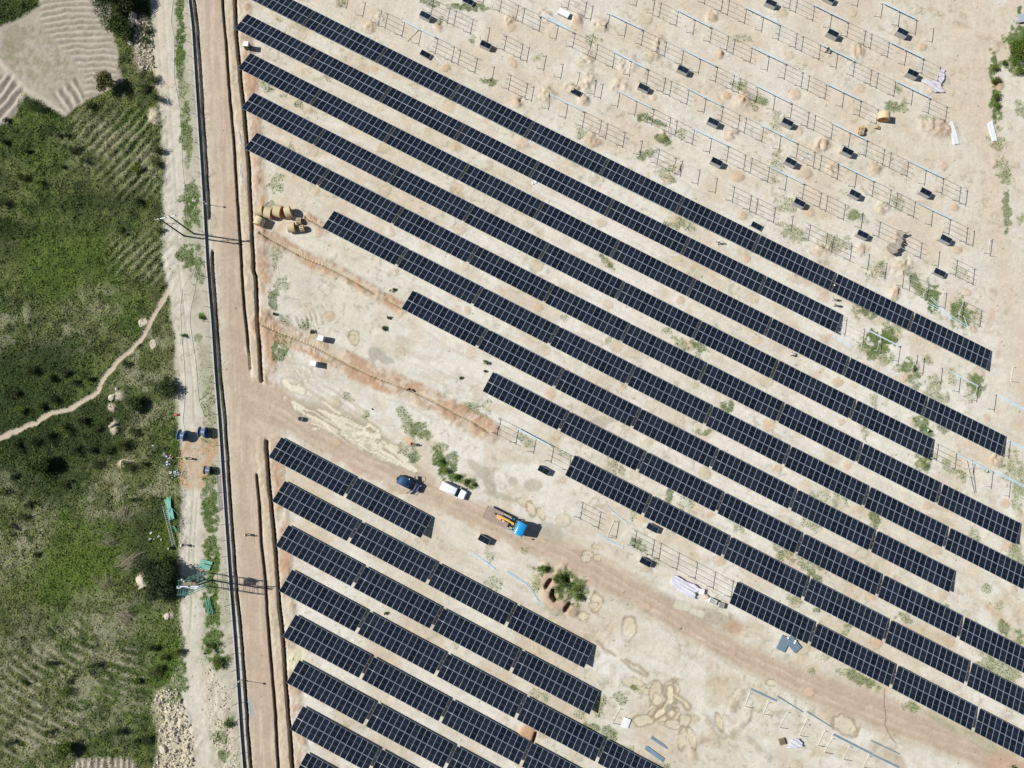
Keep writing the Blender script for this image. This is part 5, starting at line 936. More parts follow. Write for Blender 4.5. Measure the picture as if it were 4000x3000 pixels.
cable('pale cable along the left side of the track, ending at the blue drum', [(742, 1075), (712, 1130), (705, 1200), (708, 1300), (718, 1400), (724, 1500), (720, 1590), (714, 1640), (722, 1680)], .035, CB)
cable('thin pale cable on the track beside the upper green strip', [(676, 0), (668, 90), (682, 150), (680, 300), (702, 420), (708, 520), (712, 640), (725, 760), (733, 860)], .03, CB)
cable('thin dark cable lying across the lower diagonal road', [(3455, 2690), (3453, 2750), (3460, 2800), (3456, 2830), (3478, 2880), (3502, 2905)], .03, mat('dark_cable', (.2, .14, .1), .8))
cable('cream pipe running from the litter to the worker in green', [(690, 1788), (712, 1787), (724, 1787)], .045, mat('cream_pipe', (.66, .62, .48), .6), 'pipe', .35)
cable('cream pipe behind the worker in green, ending on orange soil', [(771, 1791), (785, 1800), (800, 1808)], .05, mat('cream_pipe', (.66, .62, .48), .6), 'pipe')
b = MB(); b.box((0, 0, .22), (.55, .4, .4), mat('bright_red', (.62, .03, .02), .5), None, .85); b.box((-.3, -.1, .12), (.35, .3, .22), mat('bright_red', (.62, .03, .02), .5), None, .8); b.box((0, 0, .46), (.12, .1, .1), BLACKR)
o = b.build('red_can', bevel=.03); o.location = gh(691, 1620); o.rotation_euler.z = -.2; tag(o, 'bright red plastic can in the grass left of the track', 'can')
# sheets
def sheet(name, label, pts, m_, z, amp, seed, base=None, step=.11, cat='sheet'):
    P = [G(x, y, z) for x, y in pts]; c = sum(P, Vector()) / len(P); c.z = 0; rr = np.random.default_rng(seed)
    xs = [q.x for q in P]; ys = [q.y for q in P]; X_, Y_ = np.meshgrid(np.arange(min(xs), max(xs), step), np.arange(min(ys), max(ys), step))
    ins = np.zeros(X_.shape, bool)
    for k in range(len(P)):
        a_, b_ = P[k], P[k - 1]; ins ^= ((a_.y > Y_) != (b_.y > Y_)) & (X_ < (b_.x - a_.x) * (Y_ - a_.y) / (b_.y - a_.y + 1e-9) + a_.x)
    r1 = fbm(X_ * .5 + Y_ * .9, Y_ * .35, .9, seed, 3); H = z + amp * (np.abs(r1 - .5) * 3.2) + amp * .5 * np.abs(np.sin((X_ * .8 + Y_ * 1.3 + 2 * r1) * 3.1)) + (base(X_ - c.x, Y_ - c.y) if base else 0)
    b = MB(); id_ = -np.ones(X_.shape, int); n = 0
    for j in range(X_.shape[0]):
        for i in range(X_.shape[1]):
            if ins[j, i]: id_[j, i] = n; n += 1; b.v.append((X_[j, i] - c.x, Y_[j, i] - c.y, float(H[j, i])))
    k = b.mi(m_)
    for j in range(X_.shape[0] - 1):
        for i in range(X_.shape[1] - 1):
            q = (id_[j, i], id_[j, i + 1], id_[j + 1, i + 1], id_[j + 1, i])
            if min(q) >= 0: b.f.append(tuple(int(v) for v in q)); b.m.append(k)
    o = b.build(name, None, True); o.location = c; s = o.modifiers.new('thickness', 'SOLIDIFY'); s.thickness = .02; return tag(o, label, cat)
STR = mat('striped_cloth', (.66, .64, .74), .6, 0, .03); nt = STR.node_tree; p = nt.nodes['Principled BSDF']
tc = nt.nodes.new('ShaderNodeTexCoord'); wv = nt.nodes.new('ShaderNodeTexWave'); wv.inputs['Scale'].default_value = 2.2; wv.bands_direction = 'Y'; cr = nt.nodes.new('ShaderNodeValToRGB')
cr.color_ramp.elements[0].position = .3; cr.color_ramp.elements[0].color = (.42, .42, .54, 1); cr.color_ramp.elements[1].position = .55; cr.color_ramp.elements[1].color = (.80, .78, .83, 1)
nt.links.new(tc.outputs['Object'], wv.inputs['Vector']); nt.links.new(wv.outputs['Fac'], cr.inputs['Fac']); nt.links.new(cr.outputs[0], p.inputs['Base Color'])
sheet('striped_sheet', 'large pale purple striped sheet covering goods above the diagonal road', [(2625, 2244), (2643, 2247), (2681, 2270), (2713, 2282), (2734, 2296), (2728, 2312), (2718, 2315), (2717, 2341), (2695, 2337), (2654, 2314), (2627, 2297), (2615, 2277)], STR, .35, .45, 3)
sheet('striped_sheet', 'small pale purple striped sheet beside a brown crate near the bottom', [(3086, 2888), (3117, 2883), (3136, 2900), (3136, 2918), (3108, 2924), (3072, 2924)], STR, .35, .35, 4)
WC = mat('lilac_cloth', (.56, .53, .58), .75, 0, .05)
sheet('white_cloth', 'crumpled off-white cloth spread under the last frame, far upper right', [(3597, 311), (3615, 312), (3651, 317), (3670, 276), (3692, 271), (3688, 312), (3674, 335), (3692, 362), (3651, 364), (3620, 335), (3600, 322)], WC, .15, .35, 5, cat='cloth')
sheet('brown_sheet', 'greyish brown sheet draped over a bare frame, right part', [(3497, 897), (3519, 899), (3528, 907), (3544, 905), (3544, 913), (3528, 920), (3526, 943), (3519, 954), (3520, 968), (3500, 981), (3508, 989), (3481, 996), (3457, 981), (3457, 963), (3478, 949), (3497, 946), (3500, 920)], mat('brown_tarp', (.34, .30, .24), .8, 0, .12), .95, .55, 6, lambda x, y: -.12 * (y), cat='sheet')
b = MB()
for k in range(6): b.box((0, -.75 + k * .3, .55 + .03 * (k % 2)), (1.7, .27, .05), mat('roof_sheet', (.50, .56, .62), .4, .3), Euler((.12, 0, 0)).to_matrix())
for sx_ in (-.7, .7):
    for sy_ in (-.7, .7): b.box((sx_, sy_, .27), (.08, .08, .54), WOODB)
o = b.build('sheet_metal_rack'); o.location = G(3986, 76); o.rotation_euler.z = math.radians(-82); tag(o, 'low rack of bluish roofing sheets at the top right corner', 'metal sheets')
#@VEHICLES

# ------------------------------------------------------------------ vehicles
def loft(m, secs, mt, close=True):
    """secs: list of closed rings of equal length"""
    n = len(secs[0]); vs = [v for s in secs for v in s]; fs = []
    for i in range(len(secs) - 1):
        for k in range(n): fs.append((i * n + k, i * n + (k + 1) % n, (i + 1) * n + (k + 1) % n, (i + 1) * n + k))
    if close: fs.append(tuple(range(n))[::-1]); fs.append(tuple((len(secs) - 1) * n + k for k in range(n)))
    m.add(vs, fs, mt)
def ring(x, w, z0, z1, r=.12):
    P = []
    for (y, z, sy, sz) in ((w, z1, -1, -1), (-w, z1, 1, -1), (-w, z0, 1, 1), (w, z0, -1, 1)):
        c = (y + sy * r, z + sz * r); a0 = {(-1, -1): 0, (1, -1): 90, (1, 1): 180, (-1, 1): 270}[(sy, sz)]
        for k in range(4):
            a = math.radians(a0 + 30 * k); P.append((x, c[0] + r * math.cos(a), c[1] + r * math.sin(a)))
    return P
PAINTS = dict(blue=mat('car_paint_blue', (.008, .05, .13), .5, .1, .02), navy=mat('car_paint_navy', (.008, .02, .065), .45, .1, .02), white=mat('car_paint_white', (.84, .86, .88), .28, 0, .01), cab=mat('truck_paint_blue', (.015, .33, .72), .35, 0, .03))
def wheels(o, xs, y, R, w=.24, dual=()):
    for x in xs:
        for s in (-1, 1):
            M0 = Matrix.Translation((x, s * y, R)) @ Matrix.Rotation(math.pi / 2, 4, 'X'); ww = w * (2 if x in dual else 1)
            m = MB(); m.lathe([(R * .6, -ww / 2), (R * .96, -ww / 2), (R, -ww / 2 + .04), (R, ww / 2 - .04), (R * .96, ww / 2), (R * .6, ww / 2)], BLACKR, 22, M0); t = m.build('wheel', o)
            m = MB(); m.lathe([(R * .58, -ww / 2 - .005), (R * .2, -ww / 2 + .03), (R * .2, ww / 2 - .03), (R * .58, ww / 2 + .005)], ALU, 18, M0); m.build('rim', t)
def quad(o, name, pts, mt, th=.012):
    m = MB(); P = [Vector(p) for p in pts]; n = (P[1] - P[0]).cross(P[2] - P[0]).normalized() * th
    m.add([p + n * .2 for p in P] + [p - n for p in P], [(0, 1, 2, 3), (7, 6, 5, 4), (0, 4, 5, 1), (1, 5, 6, 2), (2, 6, 7, 3), (3, 7, 4, 0)], mt); return m.build(name, o)
def suv(label, x, y, deg, L, W, H, body, hood, roof, open_doors=False, sunroof=False, rails=False, spare=False, xr=(-.49, .10), xw=.24):
    p = G(x, y, H * .7); o = thing('parked_car', label, 'car', (p.x, p.y, 0), math.radians(deg)); w = W / 2; zb = .38; belt = H * .60
    m = MB(); loft(m, [ring(L * a, w * b_, zb + c, belt + d, .10) for a, b_, c, d in ((-.5, .80, .12, -.16), (-.485, .95, 0, -.04), (-.3, 1, -.02, 0), (0, 1, -.02, .0), (.22, 1, -.02, -.02), (.38, .97, 0, -.08), (.47, .88, .02, -.16), (.5, .70, .10, -.26))], body); m.build('body', o, True)
    m = MB(); loft(m, [ring(L * a, w * b_, belt - .06, z, .09) for a, b_, z in ((xr[0], .80, H * .90), (xr[0] + .02, .84, H - .02), ((xr[0] + xr[1]) / 2, .86, H), (xr[1] - .02, .84, H - .015), (xr[1], .80, H - .06))], roof); m.build('roof', o, True)
    quad(o, 'windshield', [(L * xr[1] + .02, w * .80, H - .07), (L * xr[1] + .02, -w * .80, H - .07), (L * xw, -w * .92, belt + .01), (L * xw, w * .92, belt + .01)], GLASSD)
    quad(o, 'rear_window', [(L * xr[0] - .02, -w * .72, H - .12), (L * xr[0] - .02, w * .72, H - .12), (L * (xr[0]) - .06, w * .78, belt + .06), (L * xr[0] - .06, -w * .78, belt + .06)], GLASSD)
    for s in (-1, 1):
        for a, c in ((xr[0] + .05, xr[0] + .22), (xr[0] + .24, xr[0] + .40), (xr[0] + .42, xr[1] + .02)):
            quad(o, 'side_window', [(L * a, s * (w * .862), H - .14), (L * c, s * (w * .862), H - .14), (L * c + .02, s * (w * .925), belt + .03), (L * a, s * (w * .925), belt + .03)][::s], GLASSD, .02)
        quad(o, 'headlight', [(L * .492, s * w * .52, belt - .30), (L * .480, s * w * .86, belt - .29), (L * .468, s * w * .86, belt - .17), (L * .478, s * w * .52, belt - .18)][::-s], mat('lamp_glass', (.8, .82, .85), .15), .04)
        quad(o, 'tail_light', [(-L * .498, s * w * .72, belt - .3), (-L * .496, s * w * .9, belt - .3), (-L * .49, s * w * .9, belt - .02), (-L * .49, s * w * .72, belt - .02)][::s], mat('lamp_red', (.4, .02, .02), .2), .03)
        m = MB(); m.box((L * (xw - .03), s * (w + .12), belt + .05), (.12, .22, .15), body); m.build('mirror', o, bevel=.02)
        if rails: m = MB(); m.bar((L * (xr[0] + .05), s * w * .72, H + .04), (L * (xr[1] - .04), s * w * .72, H + .04), .05, .05, mat('rail_grey', (.4, .42, .45), .4)); m.build('roof_rail', o)
        if open_doors:
            a = math.radians(62); hx, hy = L * .19, s * w; d = Vector((-math.cos(a), s * math.sin(a), 0)) * 1.05
            dr_ = quad(o, 'open_door', [(hx, hy, .45), (hx + d.x, hy + d.y, .45), (hx + d.x, hy + d.y, belt), (hx, hy, belt)], body, .07)
            m = MB(); q = [Vector((hx, hy, belt)), Vector((hx, hy, belt)) + Vector((d.x * .35, d.y * .35, H * .36)), Vector((hx + d.x, hy + d.y, belt + H * .36)), Vector((hx + d.x, hy + d.y, belt))]
            for e in range(3): m.bar(q[e], q[e + 1], .05, .05, BLACKR)
            m.build('door_window_frame', dr_)
    m = MB(); loft(m, [ring(L * a, w * b_, belt - .10, z, .05) for a, b_, z in ((xw, .90, belt + .035), (.36, .88, belt - .01), (.455, .80, belt - .10))], hood); m.build('hood', o, True)
    m = MB(); m.box((L * .495, 0, .55), (.12, W * .86, .22), mat('bumper', (.05, .05, .055), .5)); m.build('bumper', o, bevel=.03); m = MB(); m.box((-L * .5, 0, .5), (.12, W * .86, .2), mat('bumper', (.05, .05, .055), .5)); m.build('bumper', o, bevel=.03)
    if sunroof: m = MB(); m.box((L * .0 - .1, 0, H + .008), (.75, .62, .02), GLASSD); m.build('sunroof', o)
    if spare:
        M0 = Matrix.Translation((-L * .5 - .14, 0, belt - .1)) @ Matrix.Rotation(math.pi / 2, 4, 'Y'); m = MB(); m.lathe([(.12, -.1), (.34, -.1), (.36, 0), (.34, .1), (.12, .1)], BLACKR, 18, M0); q = m.build('spare_wheel', o, True)
        m = MB(); m.lathe([(.25, -.12), (.25, -.09)], WHITE, 16, M0); m.build('wheel_cover', q)
    wheels(o, (-L * .31, L * .30), w - .12, .38)
    return o
suv('dark blue off-road car with front doors open on the diagonal road', 1597, 1890, -25.5, 4.55, 1.85, 1.9, PAINTS['blue'], PAINTS['navy'], PAINTS['blue'], True, True, False, True)
suv('long white station car on the diagonal road behind the blue one', 1770, 1916, -24.5, 5.15, 1.85, 1.8, PAINTS['white'], PAINTS['white'], PAINTS['white'], False, False, True, False, (-.49, .13), .25)
# truck with a folded crane
pc = G(2031.6, 2066.8, 2.95); pr_ = G(1896.6, 1998, 1.25); d = Vector((pc.x - pr_.x, pc.y - pr_.y, 0)); TL = d.length; o = thing('crane_truck', 'blue cab flatbed truck with folded yellow crane on the diagonal road', 'truck', (pc.x, pc.y, 0), math.atan2(d.y, d.x))
m = MB(); loft(m, [ring(x, w_, .75, z, .12) for x, w_, z in ((-.95, 1.16, 2.75), (-.88, 1.2, 2.92), (0, 1.22, 2.97), (.8, 1.2, 2.94), (.98, 1.16, 2.8))], PAINTS['cab']); m.build('cab', o, True)
for k in range(6): m = MB(); m.box((-.72 + k * .28, 0, 2.975), (.05, 2.0, .02), mat('cab_rib', (.012, .25, .55), .4)); m.build('roof_rib', o)
quad(o, 'windshield', [(1.0, 1.05, 2.55), (1.0, -1.05, 2.55), (1.03, -1.1, 1.75), (1.03, 1.1, 1.75)], GLASSD)
for s in (-1, 1):
    quad(o, 'side_window', [(-.3, s * 1.225, 2.5), (.75, s * 1.225, 2.5), (.75, s * 1.225, 1.8), (-.3, s * 1.225, 1.8)][::s], GLASSD, .02)
    m = MB(); m.bar((.8, s * 1.2, 2.4), (1.05, s * 1.5, 2.4), .04, .04, BLACKR); m.box((1.05, s * 1.55, 2.1), (.08, .22, .5), BLACKR); m.build('mirror', o)
    m = MB(); m.box((1.02, s * .8, .95), (.06, .3, .18), mat('lamp_glass', (.8, .82, .85), .15)); m.build('headlight', o)
    m = MB(); m.bar((-1.6, s * .45, .75), (-TL, s * .45, .75), .14, .28, BLACKR); m.build('chassis_rail', o)
    m = MB(); m.box((-1.75, s * 1.1, 1.0), (.22, .18, 1.9), PAINTS['cab']); m.build('outrigger', o)
m = MB(); m.box((1.02, 0, .6), (.2, 2.3, .3), WHITE); m.build('bumper', o, bevel=.03)
m = MB(); BX0, BX1 = -2.35, -TL; n = 15
for k in range(n): m.box((BX0 + (BX1 - BX0) * (k + .5) / n, 0, 1.2), (abs(BX1 - BX0) / n * (.93), 2.4, .08 + .02 * (k % 2)), mat('bed_boards', (.34, .27, .22), .8, 0, .22, 4))
m.build('flatbed', o)
for s in (-1, 1): m = MB(); m.bar((BX0, s * 1.23, 1.2), (BX1, s * 1.23, 1.2), .06, .18, mat('bed_edge', (.36, .33, .3), .7)); m.build('bed_rail', o)
m = MB(); m.box((BX1 - .03, 0, 1.2), (.08, 2.45, .2), mat('bed_edge', (.36, .33, .3), .7)); m.build('tail_board', o)
m = MB(); m.box((-1.55, .1, 1.35), (.7, .8, .9), BLACKR); m.box((-1.6, .7, 1.2), (.5, .4, .5), mat('tank_tan', (.4, .33, .24), .7)); m.box((-1.6, -.75, 1.2), (.6, .5, .55), mat('tank_tan', (.4, .33, .24), .7)); m.build('crane_base', o)
YEL = mat('crane_yellow', (.72, .42, .06), .45); ORG = mat('crane_orange', (.70, .36, .22), .5)
m = MB(); m.box((-1.6, .25, 2.1), (.4, .4, 1.3), YEL); m.build('crane_column', o, bevel=.03)
m = MB(); m.bar((-1.45, .35, 2.75), (-5.0, .42, 2.35), .30, .34, YEL); m.build('crane_boom', o, bevel=.02)
m = MB(); m.bar((-3.2, -.05, 1.95), (-4.9, .02, 1.75), .42, .4, ORG); m.box((-3.9, -.05, 2.12), (.18, .32, .1), BLACKR); m.build('crane_arm', o, bevel=.02)
m = MB(); m.tube([(-2.2, .1, 2.2), (-3.6, .15, 2.15)], .07, BLACKR, 8); m.build('hydraulic_ram', o, True)
m = MB(); m.tube([(-5.0, .4, 2.3), (-5.35, .42, 1.9), (-5.55, .4, 1.5)], .06, BLACKR, 6); m.box((-5.55, .4, 1.4), (.4, .3, .25), WOODB); m.build('crane_hook', o)
m = MB(); m.tube([(-2.0, .9, 1.3), (-2.1, 1.0, 2.0), (-2.0, .6, 2.5), (-1.5, .3, 2.7)], .03, BLACKR, 5); m.tube([(-1.2, -.6, 1.6), (-1.5, -.4, 2.3), (-1.7, .1, 2.5)], .03, BLACKR, 5); m.build('hydraulic_hose', o)
m = MB(); m.bar((-2.0, .95, 1.35), (-3.9, 1.05, 1.3), .07, .1, WHITE); m.build('side_bar', o)
wheels(o, (.35, -3.6 if TL < 8 else -4.2, -(TL - 1.6)), 1.0, .48, .26)

# ------------------------------------------------------------------ people
SKIN = mat('skin', (.11, .055, .035), .55)
POSES = {
 'stand': dict(pel=(0, 0, .95), chest=(0, 0, 1.30), neck=(0, 0, 1.48), head=(.02, 0, 1.64), kn=((.03, .11, .52), (.01, -.11, .52)), an=((-.02, .12, .08), (-.02, -.12, .08)), el=((-.03, .27, 1.15), (-.03, -.27, 1.15)), ha=((.06, .30, .90), (.06, -.30, .90))),
 'walk': dict(pel=(0, 0, .94), chest=(.03, 0, 1.29), neck=(.04, 0, 1.47), head=(.07, 0, 1.63), kn=((.18, .10, .54), (-.05, -.10, .50)), an=((.24, .11, .10), (-.34, -.11, .14)), el=((-.14, .26, 1.17), (.10, -.26, 1.16)), ha=((-.10, .28, .92), (.30, -.26, 1.02))),
 'reach': dict(pel=(0, 0, .93), chest=(.08, 0, 1.27), neck=(.12, 0, 1.44), head=(.18, 0, 1.58), kn=((.10, .14, .52), (-.06, -.14, .50)), an=((.06, .18, .08), (-.16, -.18, .08)), el=((.30, .22, 1.15), (.30, -.20, 1.15)), ha=((.52, .10, 1.12), (.50, -.08, 1.10))),
 'bend': dict(pel=(-.10, 0, .88), chest=(.25, 0, 1.05), neck=(.42, 0, 1.08), head=(.56, 0, 1.06), kn=((.03, .14, .48), (.0, -.14, .48)), an=((-.03, .16, .08), (-.05, -.16, .08)), el=((.35, .24, .80), (.35, -.24, .80)), ha=((.48, .18, .55), (.50, -.16, .53))),
 'crouch': dict(pel=(-.18, 0, .38), chest=(.10, 0, .68), neck=(.20, 0, .84), head=(.28, 0, .98), kn=((.25, .18, .50), (.22, -.18, .46)), an=((-.02, .16, .08), (-.06, -.16, .08)), el=((.32, .26, .60), (.34, -.24, .60)), ha=((.52, .16, .42), (.55, -.12, .40))),
}
PM = {}
def skinned(verts, edges, rad, name, mt, root=0, sub=1):
    me_ = bpy.data.meshes.new(name); me_.from_pydata(verts, edges, []); o = bpy.data.objects.new(name, me_); col.objects.link(o)
    s = o.modifiers.new('skin', 'SKIN'); s.use_smooth_shade = True; s.branch_smoothing = .4
    for i, v in enumerate(me_.skin_vertices[0].data): r = rad[i]; v.radius = r if isinstance(r, tuple) else (r, r); v.use_root = (i == root)
    o.modifiers.new('sub', 'SUBSURF').levels = sub; o.modifiers['sub'].render_levels = sub
    dg = bpy.context.evaluated_depsgraph_get(); m2 = bpy.data.meshes.new_from_object(o.evaluated_get(dg)); m2.name = name
    bpy.data.objects.remove(o); m2.materials.clear(); m2.materials.append(mt)
    for p in m2.polygons: p.use_smooth = True
    return m2
def pose_meshes(pose, shirt, trous):
    key = (pose, shirt.name, trous.name)
    if key in PM: return PM[key]
    P = {k: (tuple(Vector(q) for q in v) if isinstance(v[0], tuple) else Vector(v)) for k, v in POSES[pose].items()}
    fw_ = (P['head'] - P['neck']); fx = Vector((1, 0, 0))
    V, E, R_ = [], [], []
    def v(p, r, par=None):
        V.append(tuple(p)); R_.append(r)
        if par is not None: E.append((par, len(V) - 1))
        return len(V) - 1
    pel = v(P['pel'], .135); ch = v(P['chest'], (.15, .125), pel); nk = v(P['neck'], .058, ch)
    jaw = v(P['neck'].lerp(P['head'], .55) + fx * .015, .072, nk); hd = v(P['head'], .098, jaw); v(P['head'] + (P['head'] - P['neck']).normalized() * .07, .075, hd); v(P['head'] + fx * .105 - Vector((0, 0, .02)), .016, hd)
    for i, s in ((0, 1), (1, -1)):
        hp = v(P['pel'] + Vector((0, s * .10, -.06)), .095, pel); kn = v(P['kn'][i], .062, hp); an = v(P['an'][i], .042, kn); v(P['an'][i] + Vector((.15, s * .02, -.05)), (.045, .03), an)
        sh = v(P['chest'].lerp(P['neck'], .55) + Vector((0, s * .19, 0)), .062, ch); el = v(P['el'][i], .044, sh); wr_p = P['el'][i].lerp(P['ha'][i], .85); wr = v(wr_p, .028, el); ha = v(P['ha'][i] + (P['ha'][i] - P['el'][i]).normalized() * .03, (.036, .022), wr)
        dd = (P['ha'][i] - P['el'][i]).normalized(); sd_ = dd.cross(Vector((0, 0, 1)));
        sd_ = sd_.normalized() if sd_.length > .2 else Vector((1, 0, 0)); bn = sd_.cross(dd)
        base = Vector(V[ha])
        for j, ln in enumerate((.062, .075, .07, .055)):
            q = base + dd * .035 + sd_ * (-.027 + .018 * j); a_ = v(q, .009, ha); b_ = v(q + dd * ln * .5 + bn * .01, .008, a_); v(q + dd * ln * .8 + bn * .035, .007, b_)
        a_ = v(base - dd * .01 + sd_ * -.042, .010, ha); v(base + dd * .03 + sd_ * -.06, .008, a_)
    body = skinned(V, E, R_, 'body', SKIN, 0)
    V, E, R_ = [], [], []
    c = v(P['pel'], .15); ch = v(P['chest'], (.17, .145), c); nk = v(P['chest'].lerp(P['neck'], .6), .09, ch)
    for i, s in ((0, 1), (1, -1)):
        sh = v(P['chest'].lerp(P['neck'], .55) + Vector((0, s * .18, 0)), .078, ch); el = v(P['el'][i], .058, sh); v(P['el'][i].lerp(P['ha'][i], .7), .045, el)
    sm = skinned(V, E, R_, 'shirt', shirt, 0)
    V, E, R_ = [], [], []
    c = v(P['pel'] + Vector((0, 0, .02)), .15); 
    for i, s in ((0, 1), (1, -1)):
        hp = v(P['pel'] + Vector((0, s * .10, -.07)), .108, c); kn = v(P['kn'][i], .078, hp); v(P['kn'][i].lerp(P['an'][i], .9), .062, kn)
    tm_ = skinned(V, E, R_, 'trousers', trous, 0)
    PM[key] = (body, sm, tm_, P['head'], (P['head'] - P['neck']).normalized(), P['an']); return PM[key]
def cloth(n, c): return mat('cloth_' + n, c, .85, 0, .08)
def person(label, x, y, deg, pose, shirt, trous, hat, z=0.0, group=None):
    b_, s_, t_, hd, up, an = pose_meshes(pose, shirt, trous); p = G(x, y, z); p.z = z if z else hz(p.x, p.y) * .8
    o = bpy.data.objects.new('person', b_); col.objects.link(o); o.location = p; o.rotation_euler.z = math.radians(deg); tag(o, label, 'person', group)
    child('shirt', s_, o, (0, 0, 0)); child('trousers', t_, o, (0, 0, 0))
    q = up.to_track_quat('Z', 'Y').to_matrix().to_4x4()
    if hat is not None:
        m = MB(); m.lathe([(.165, .0), (.16, .015), (.125, .02), (.12, .06), (.095, .105), (.04, .13), (.005, .135)], hat, 16, Matrix.Translation(hd + up * .035) @ q); m.build('helmet', o, True)
    else:
        m = MB(); m.lathe([(.10, -.02), (.108, .02), (.10, .06), (.07, .10), (.02, .12)], BLACKR, 12, Matrix.Translation(hd + up * .01 - Vector((.015, 0, 0))) @ q); m.build('hair', o, True)
    m = MB()
    for a_ in an: m.box(a_ + Vector((.05, 0, -.035)), (.27, .10, .09), BLACKR)
    m.build('boots', o, bevel=.02)
    m = MB()
    for s in (-1, 1): m.box(hd + Vector((.095, s * .035, .012)), (.012, .022, .012), WHITE)
    m.build('eyes', o)
    return o
NAVY = cloth('navy', (.015, .025, .08)); BLK = cloth('black', (.015, .015, .018)); WHT = cloth('white', (.7, .72, .72)); CRM = cloth('cream', (.62, .57, .42)); GRNC = cloth('green', (.03, .42, .10)); REDC = cloth('red', (.40, .02, .02)); GRY = cloth('grey', (.16, .17, .18)); CYAN = cloth('cyan', (.10, .38, .50))
HY = mat('helmet_yellow', (.78, .76, .30), .35); HW = mat('helmet_white', (.85, .86, .86), .3); HR = mat('helmet_red', (.5, .03, .02), .35)
person('person in cream top walking on the main dirt road', 966, 2088, 10, 'walk', CRM, NAVY, HY)
person('person in green shirt pulling a cream pipe above the black drum', 736, 1790, -15, 'reach', GRNC, BLK, None)
person('person in white helmet on the grass edge, below the ladder', 721, 2128, 0, 'stand', BLK, BLK, HW)
person('person in white helmet squatting at the foot of the ladder', 672, 2139, 200, 'crouch', BLK, BLK, HW)
person('person in white helmet at the open door of the blue car', 1604, 1872, -110, 'stand', NAVY, BLK, HW)
person('person in red standing on the sand above the blue car', 1610, 1735, 190, 'stand', REDC, NAVY, HR)
person('person in dark clothes bending inside the long orange trench', 1601, 1522, -160, 'bend', BLK, BLK, None)
person('person in white clothes walking between the two uppermost long rows', 2802, 950, 100, 'walk', WHT, GRY, HW)
person('person in yellow helmet stooping beside the bare frames, upper right', 3226, 205, 80, 'bend', NAVY, BLK, HY)
person('person in yellow helmet and white trousers, upper of two between table rows', 3255, 1172, 150, 'reach', NAVY, WHT, HY)
person('person in yellow helmet and dark trousers, lower of two between table rows', 3261, 1194, 170, 'reach', NAVY, NAVY, HY)
person('person in yellow helmet standing in the gap of the top long row', 3247, 1122, 60, 'stand', NAVY, BLK, HY)
person('person in cyan vest crouching by the weeds above a table end', 3621, 1683, 170, 'crouch', CYAN, NAVY, HY)
person('person in cyan vest crouching beside crossed steel rails', 3850, 1840, 170, 'crouch', CYAN, BLK, HY)
person('person in white shirt stooping between the second and third long rows', 3092, 1388, 120, 'bend', WHT, GRY, None)
person('person in white helmet on the scaffold platform, farther up', 729, 2258, 200, 'reach', NAVY, BLK, HW, 8.1); person('person in white helmet on the scaffold platform, lower in the picture', 737, 2267, 150, 'reach', NAVY, BLK, HW, 8.1)
#@PLANTS

# ------------------------------------------------------------------ plants
def leaf_mat(name, lo, hi, attr='tint'):
    m = bpy.data.materials.new(name); m.use_nodes = True; nt = m.node_tree; p = nt.nodes['Principled BSDF']; p.inputs['Roughness'].default_value = .7; p.inputs['Specular IOR Level'].default_value = .25
    a = nt.nodes.new('ShaderNodeAttribute'); a.attribute_name = attr; nt.links.new(a.outputs['Color'], p.inputs['Base Color']); return m
LEAFM = leaf_mat('leaf', 0, 0)
def leaves_mesh(name, pos, size, tint, r, flat=.5):
    """pos (n,3), size (n,), tint (n,3): one bent quad of leaf cluster each"""
    n = len(pos); th = r.random(n) * 2 * np.pi; t2 = (r.random(n) - .5) * np.pi * flat * 2
    u = np.stack([np.cos(th), np.sin(th), np.zeros(n)], 1); w = np.stack([-np.sin(th) * np.cos(t2), np.cos(th) * np.cos(t2), np.sin(t2)], 1)
    s = size[:, None]; a = pos - u * s * .5; b_ = pos + w * s * .28 + np.array([0, 0, .04]); c = pos + u * s * .5 - np.array([0, 0, .05]); d_ = pos - w * s * .28
    V = np.stack([a, b_, c, d_], 1).reshape(-1, 3).astype(np.float32); me_ = bpy.data.meshes.new(name)
    me_.vertices.add(n * 4); me_.vertices.foreach_set('co', V.ravel()); me_.loops.add(n * 4); me_.loops.foreach_set('vertex_index', np.arange(n * 4, dtype=np.int32))
    me_.polygons.add(n); me_.polygons.foreach_set('loop_start', np.arange(0, n * 4, 4, dtype=np.int32)); me_.update(calc_edges=True)
    ca_ = me_.color_attributes.new('tint', 'FLOAT_COLOR', 'POINT'); T_ = np.repeat(np.concatenate([tint, np.ones((n, 1))], 1), 4, 0).astype(np.float32); ca_.data.foreach_set('color', T_.ravel()); me_.materials.append(LEAFM); return me_
def crown(r, n, R, H, z0, lobes, tone, lsz):
    L_ = [(r.normal(0, R * .38, 2), z0 + H * (.35 + .45 * r.random()), R * (.42 + .3 * r.random())) for _ in range(lobes)]
    k = r.integers(0, lobes, n); C0 = np.array([[l[0][0], l[0][1], l[1]] for l in L_])[k]; RR = np.array([l[2] for l in L_])[k]
    d_ = r.normal(0, 1, (n, 3)); d_ /= np.linalg.norm(d_, axis=1)[:, None]; rad = (r.random(n) ** .45)[:, None]
    pos = C0 + d_ * rad * RR[:, None] * np.array([1, 1, min(1.0, H / R * .6)]); pos[:, 2] = np.maximum(pos[:, 2], z0 * .5 + .05)
    lob = (r.random(lobes) * .5 + .75)[k]; t_ = np.array(tone) * (lob * (.7 + .6 * r.random(n)))[:, None]; t_[:, 0] *= 1 + .4 * r.random(n)
    return pos, lsz * (.6 + .8 * r.random(n)), t_
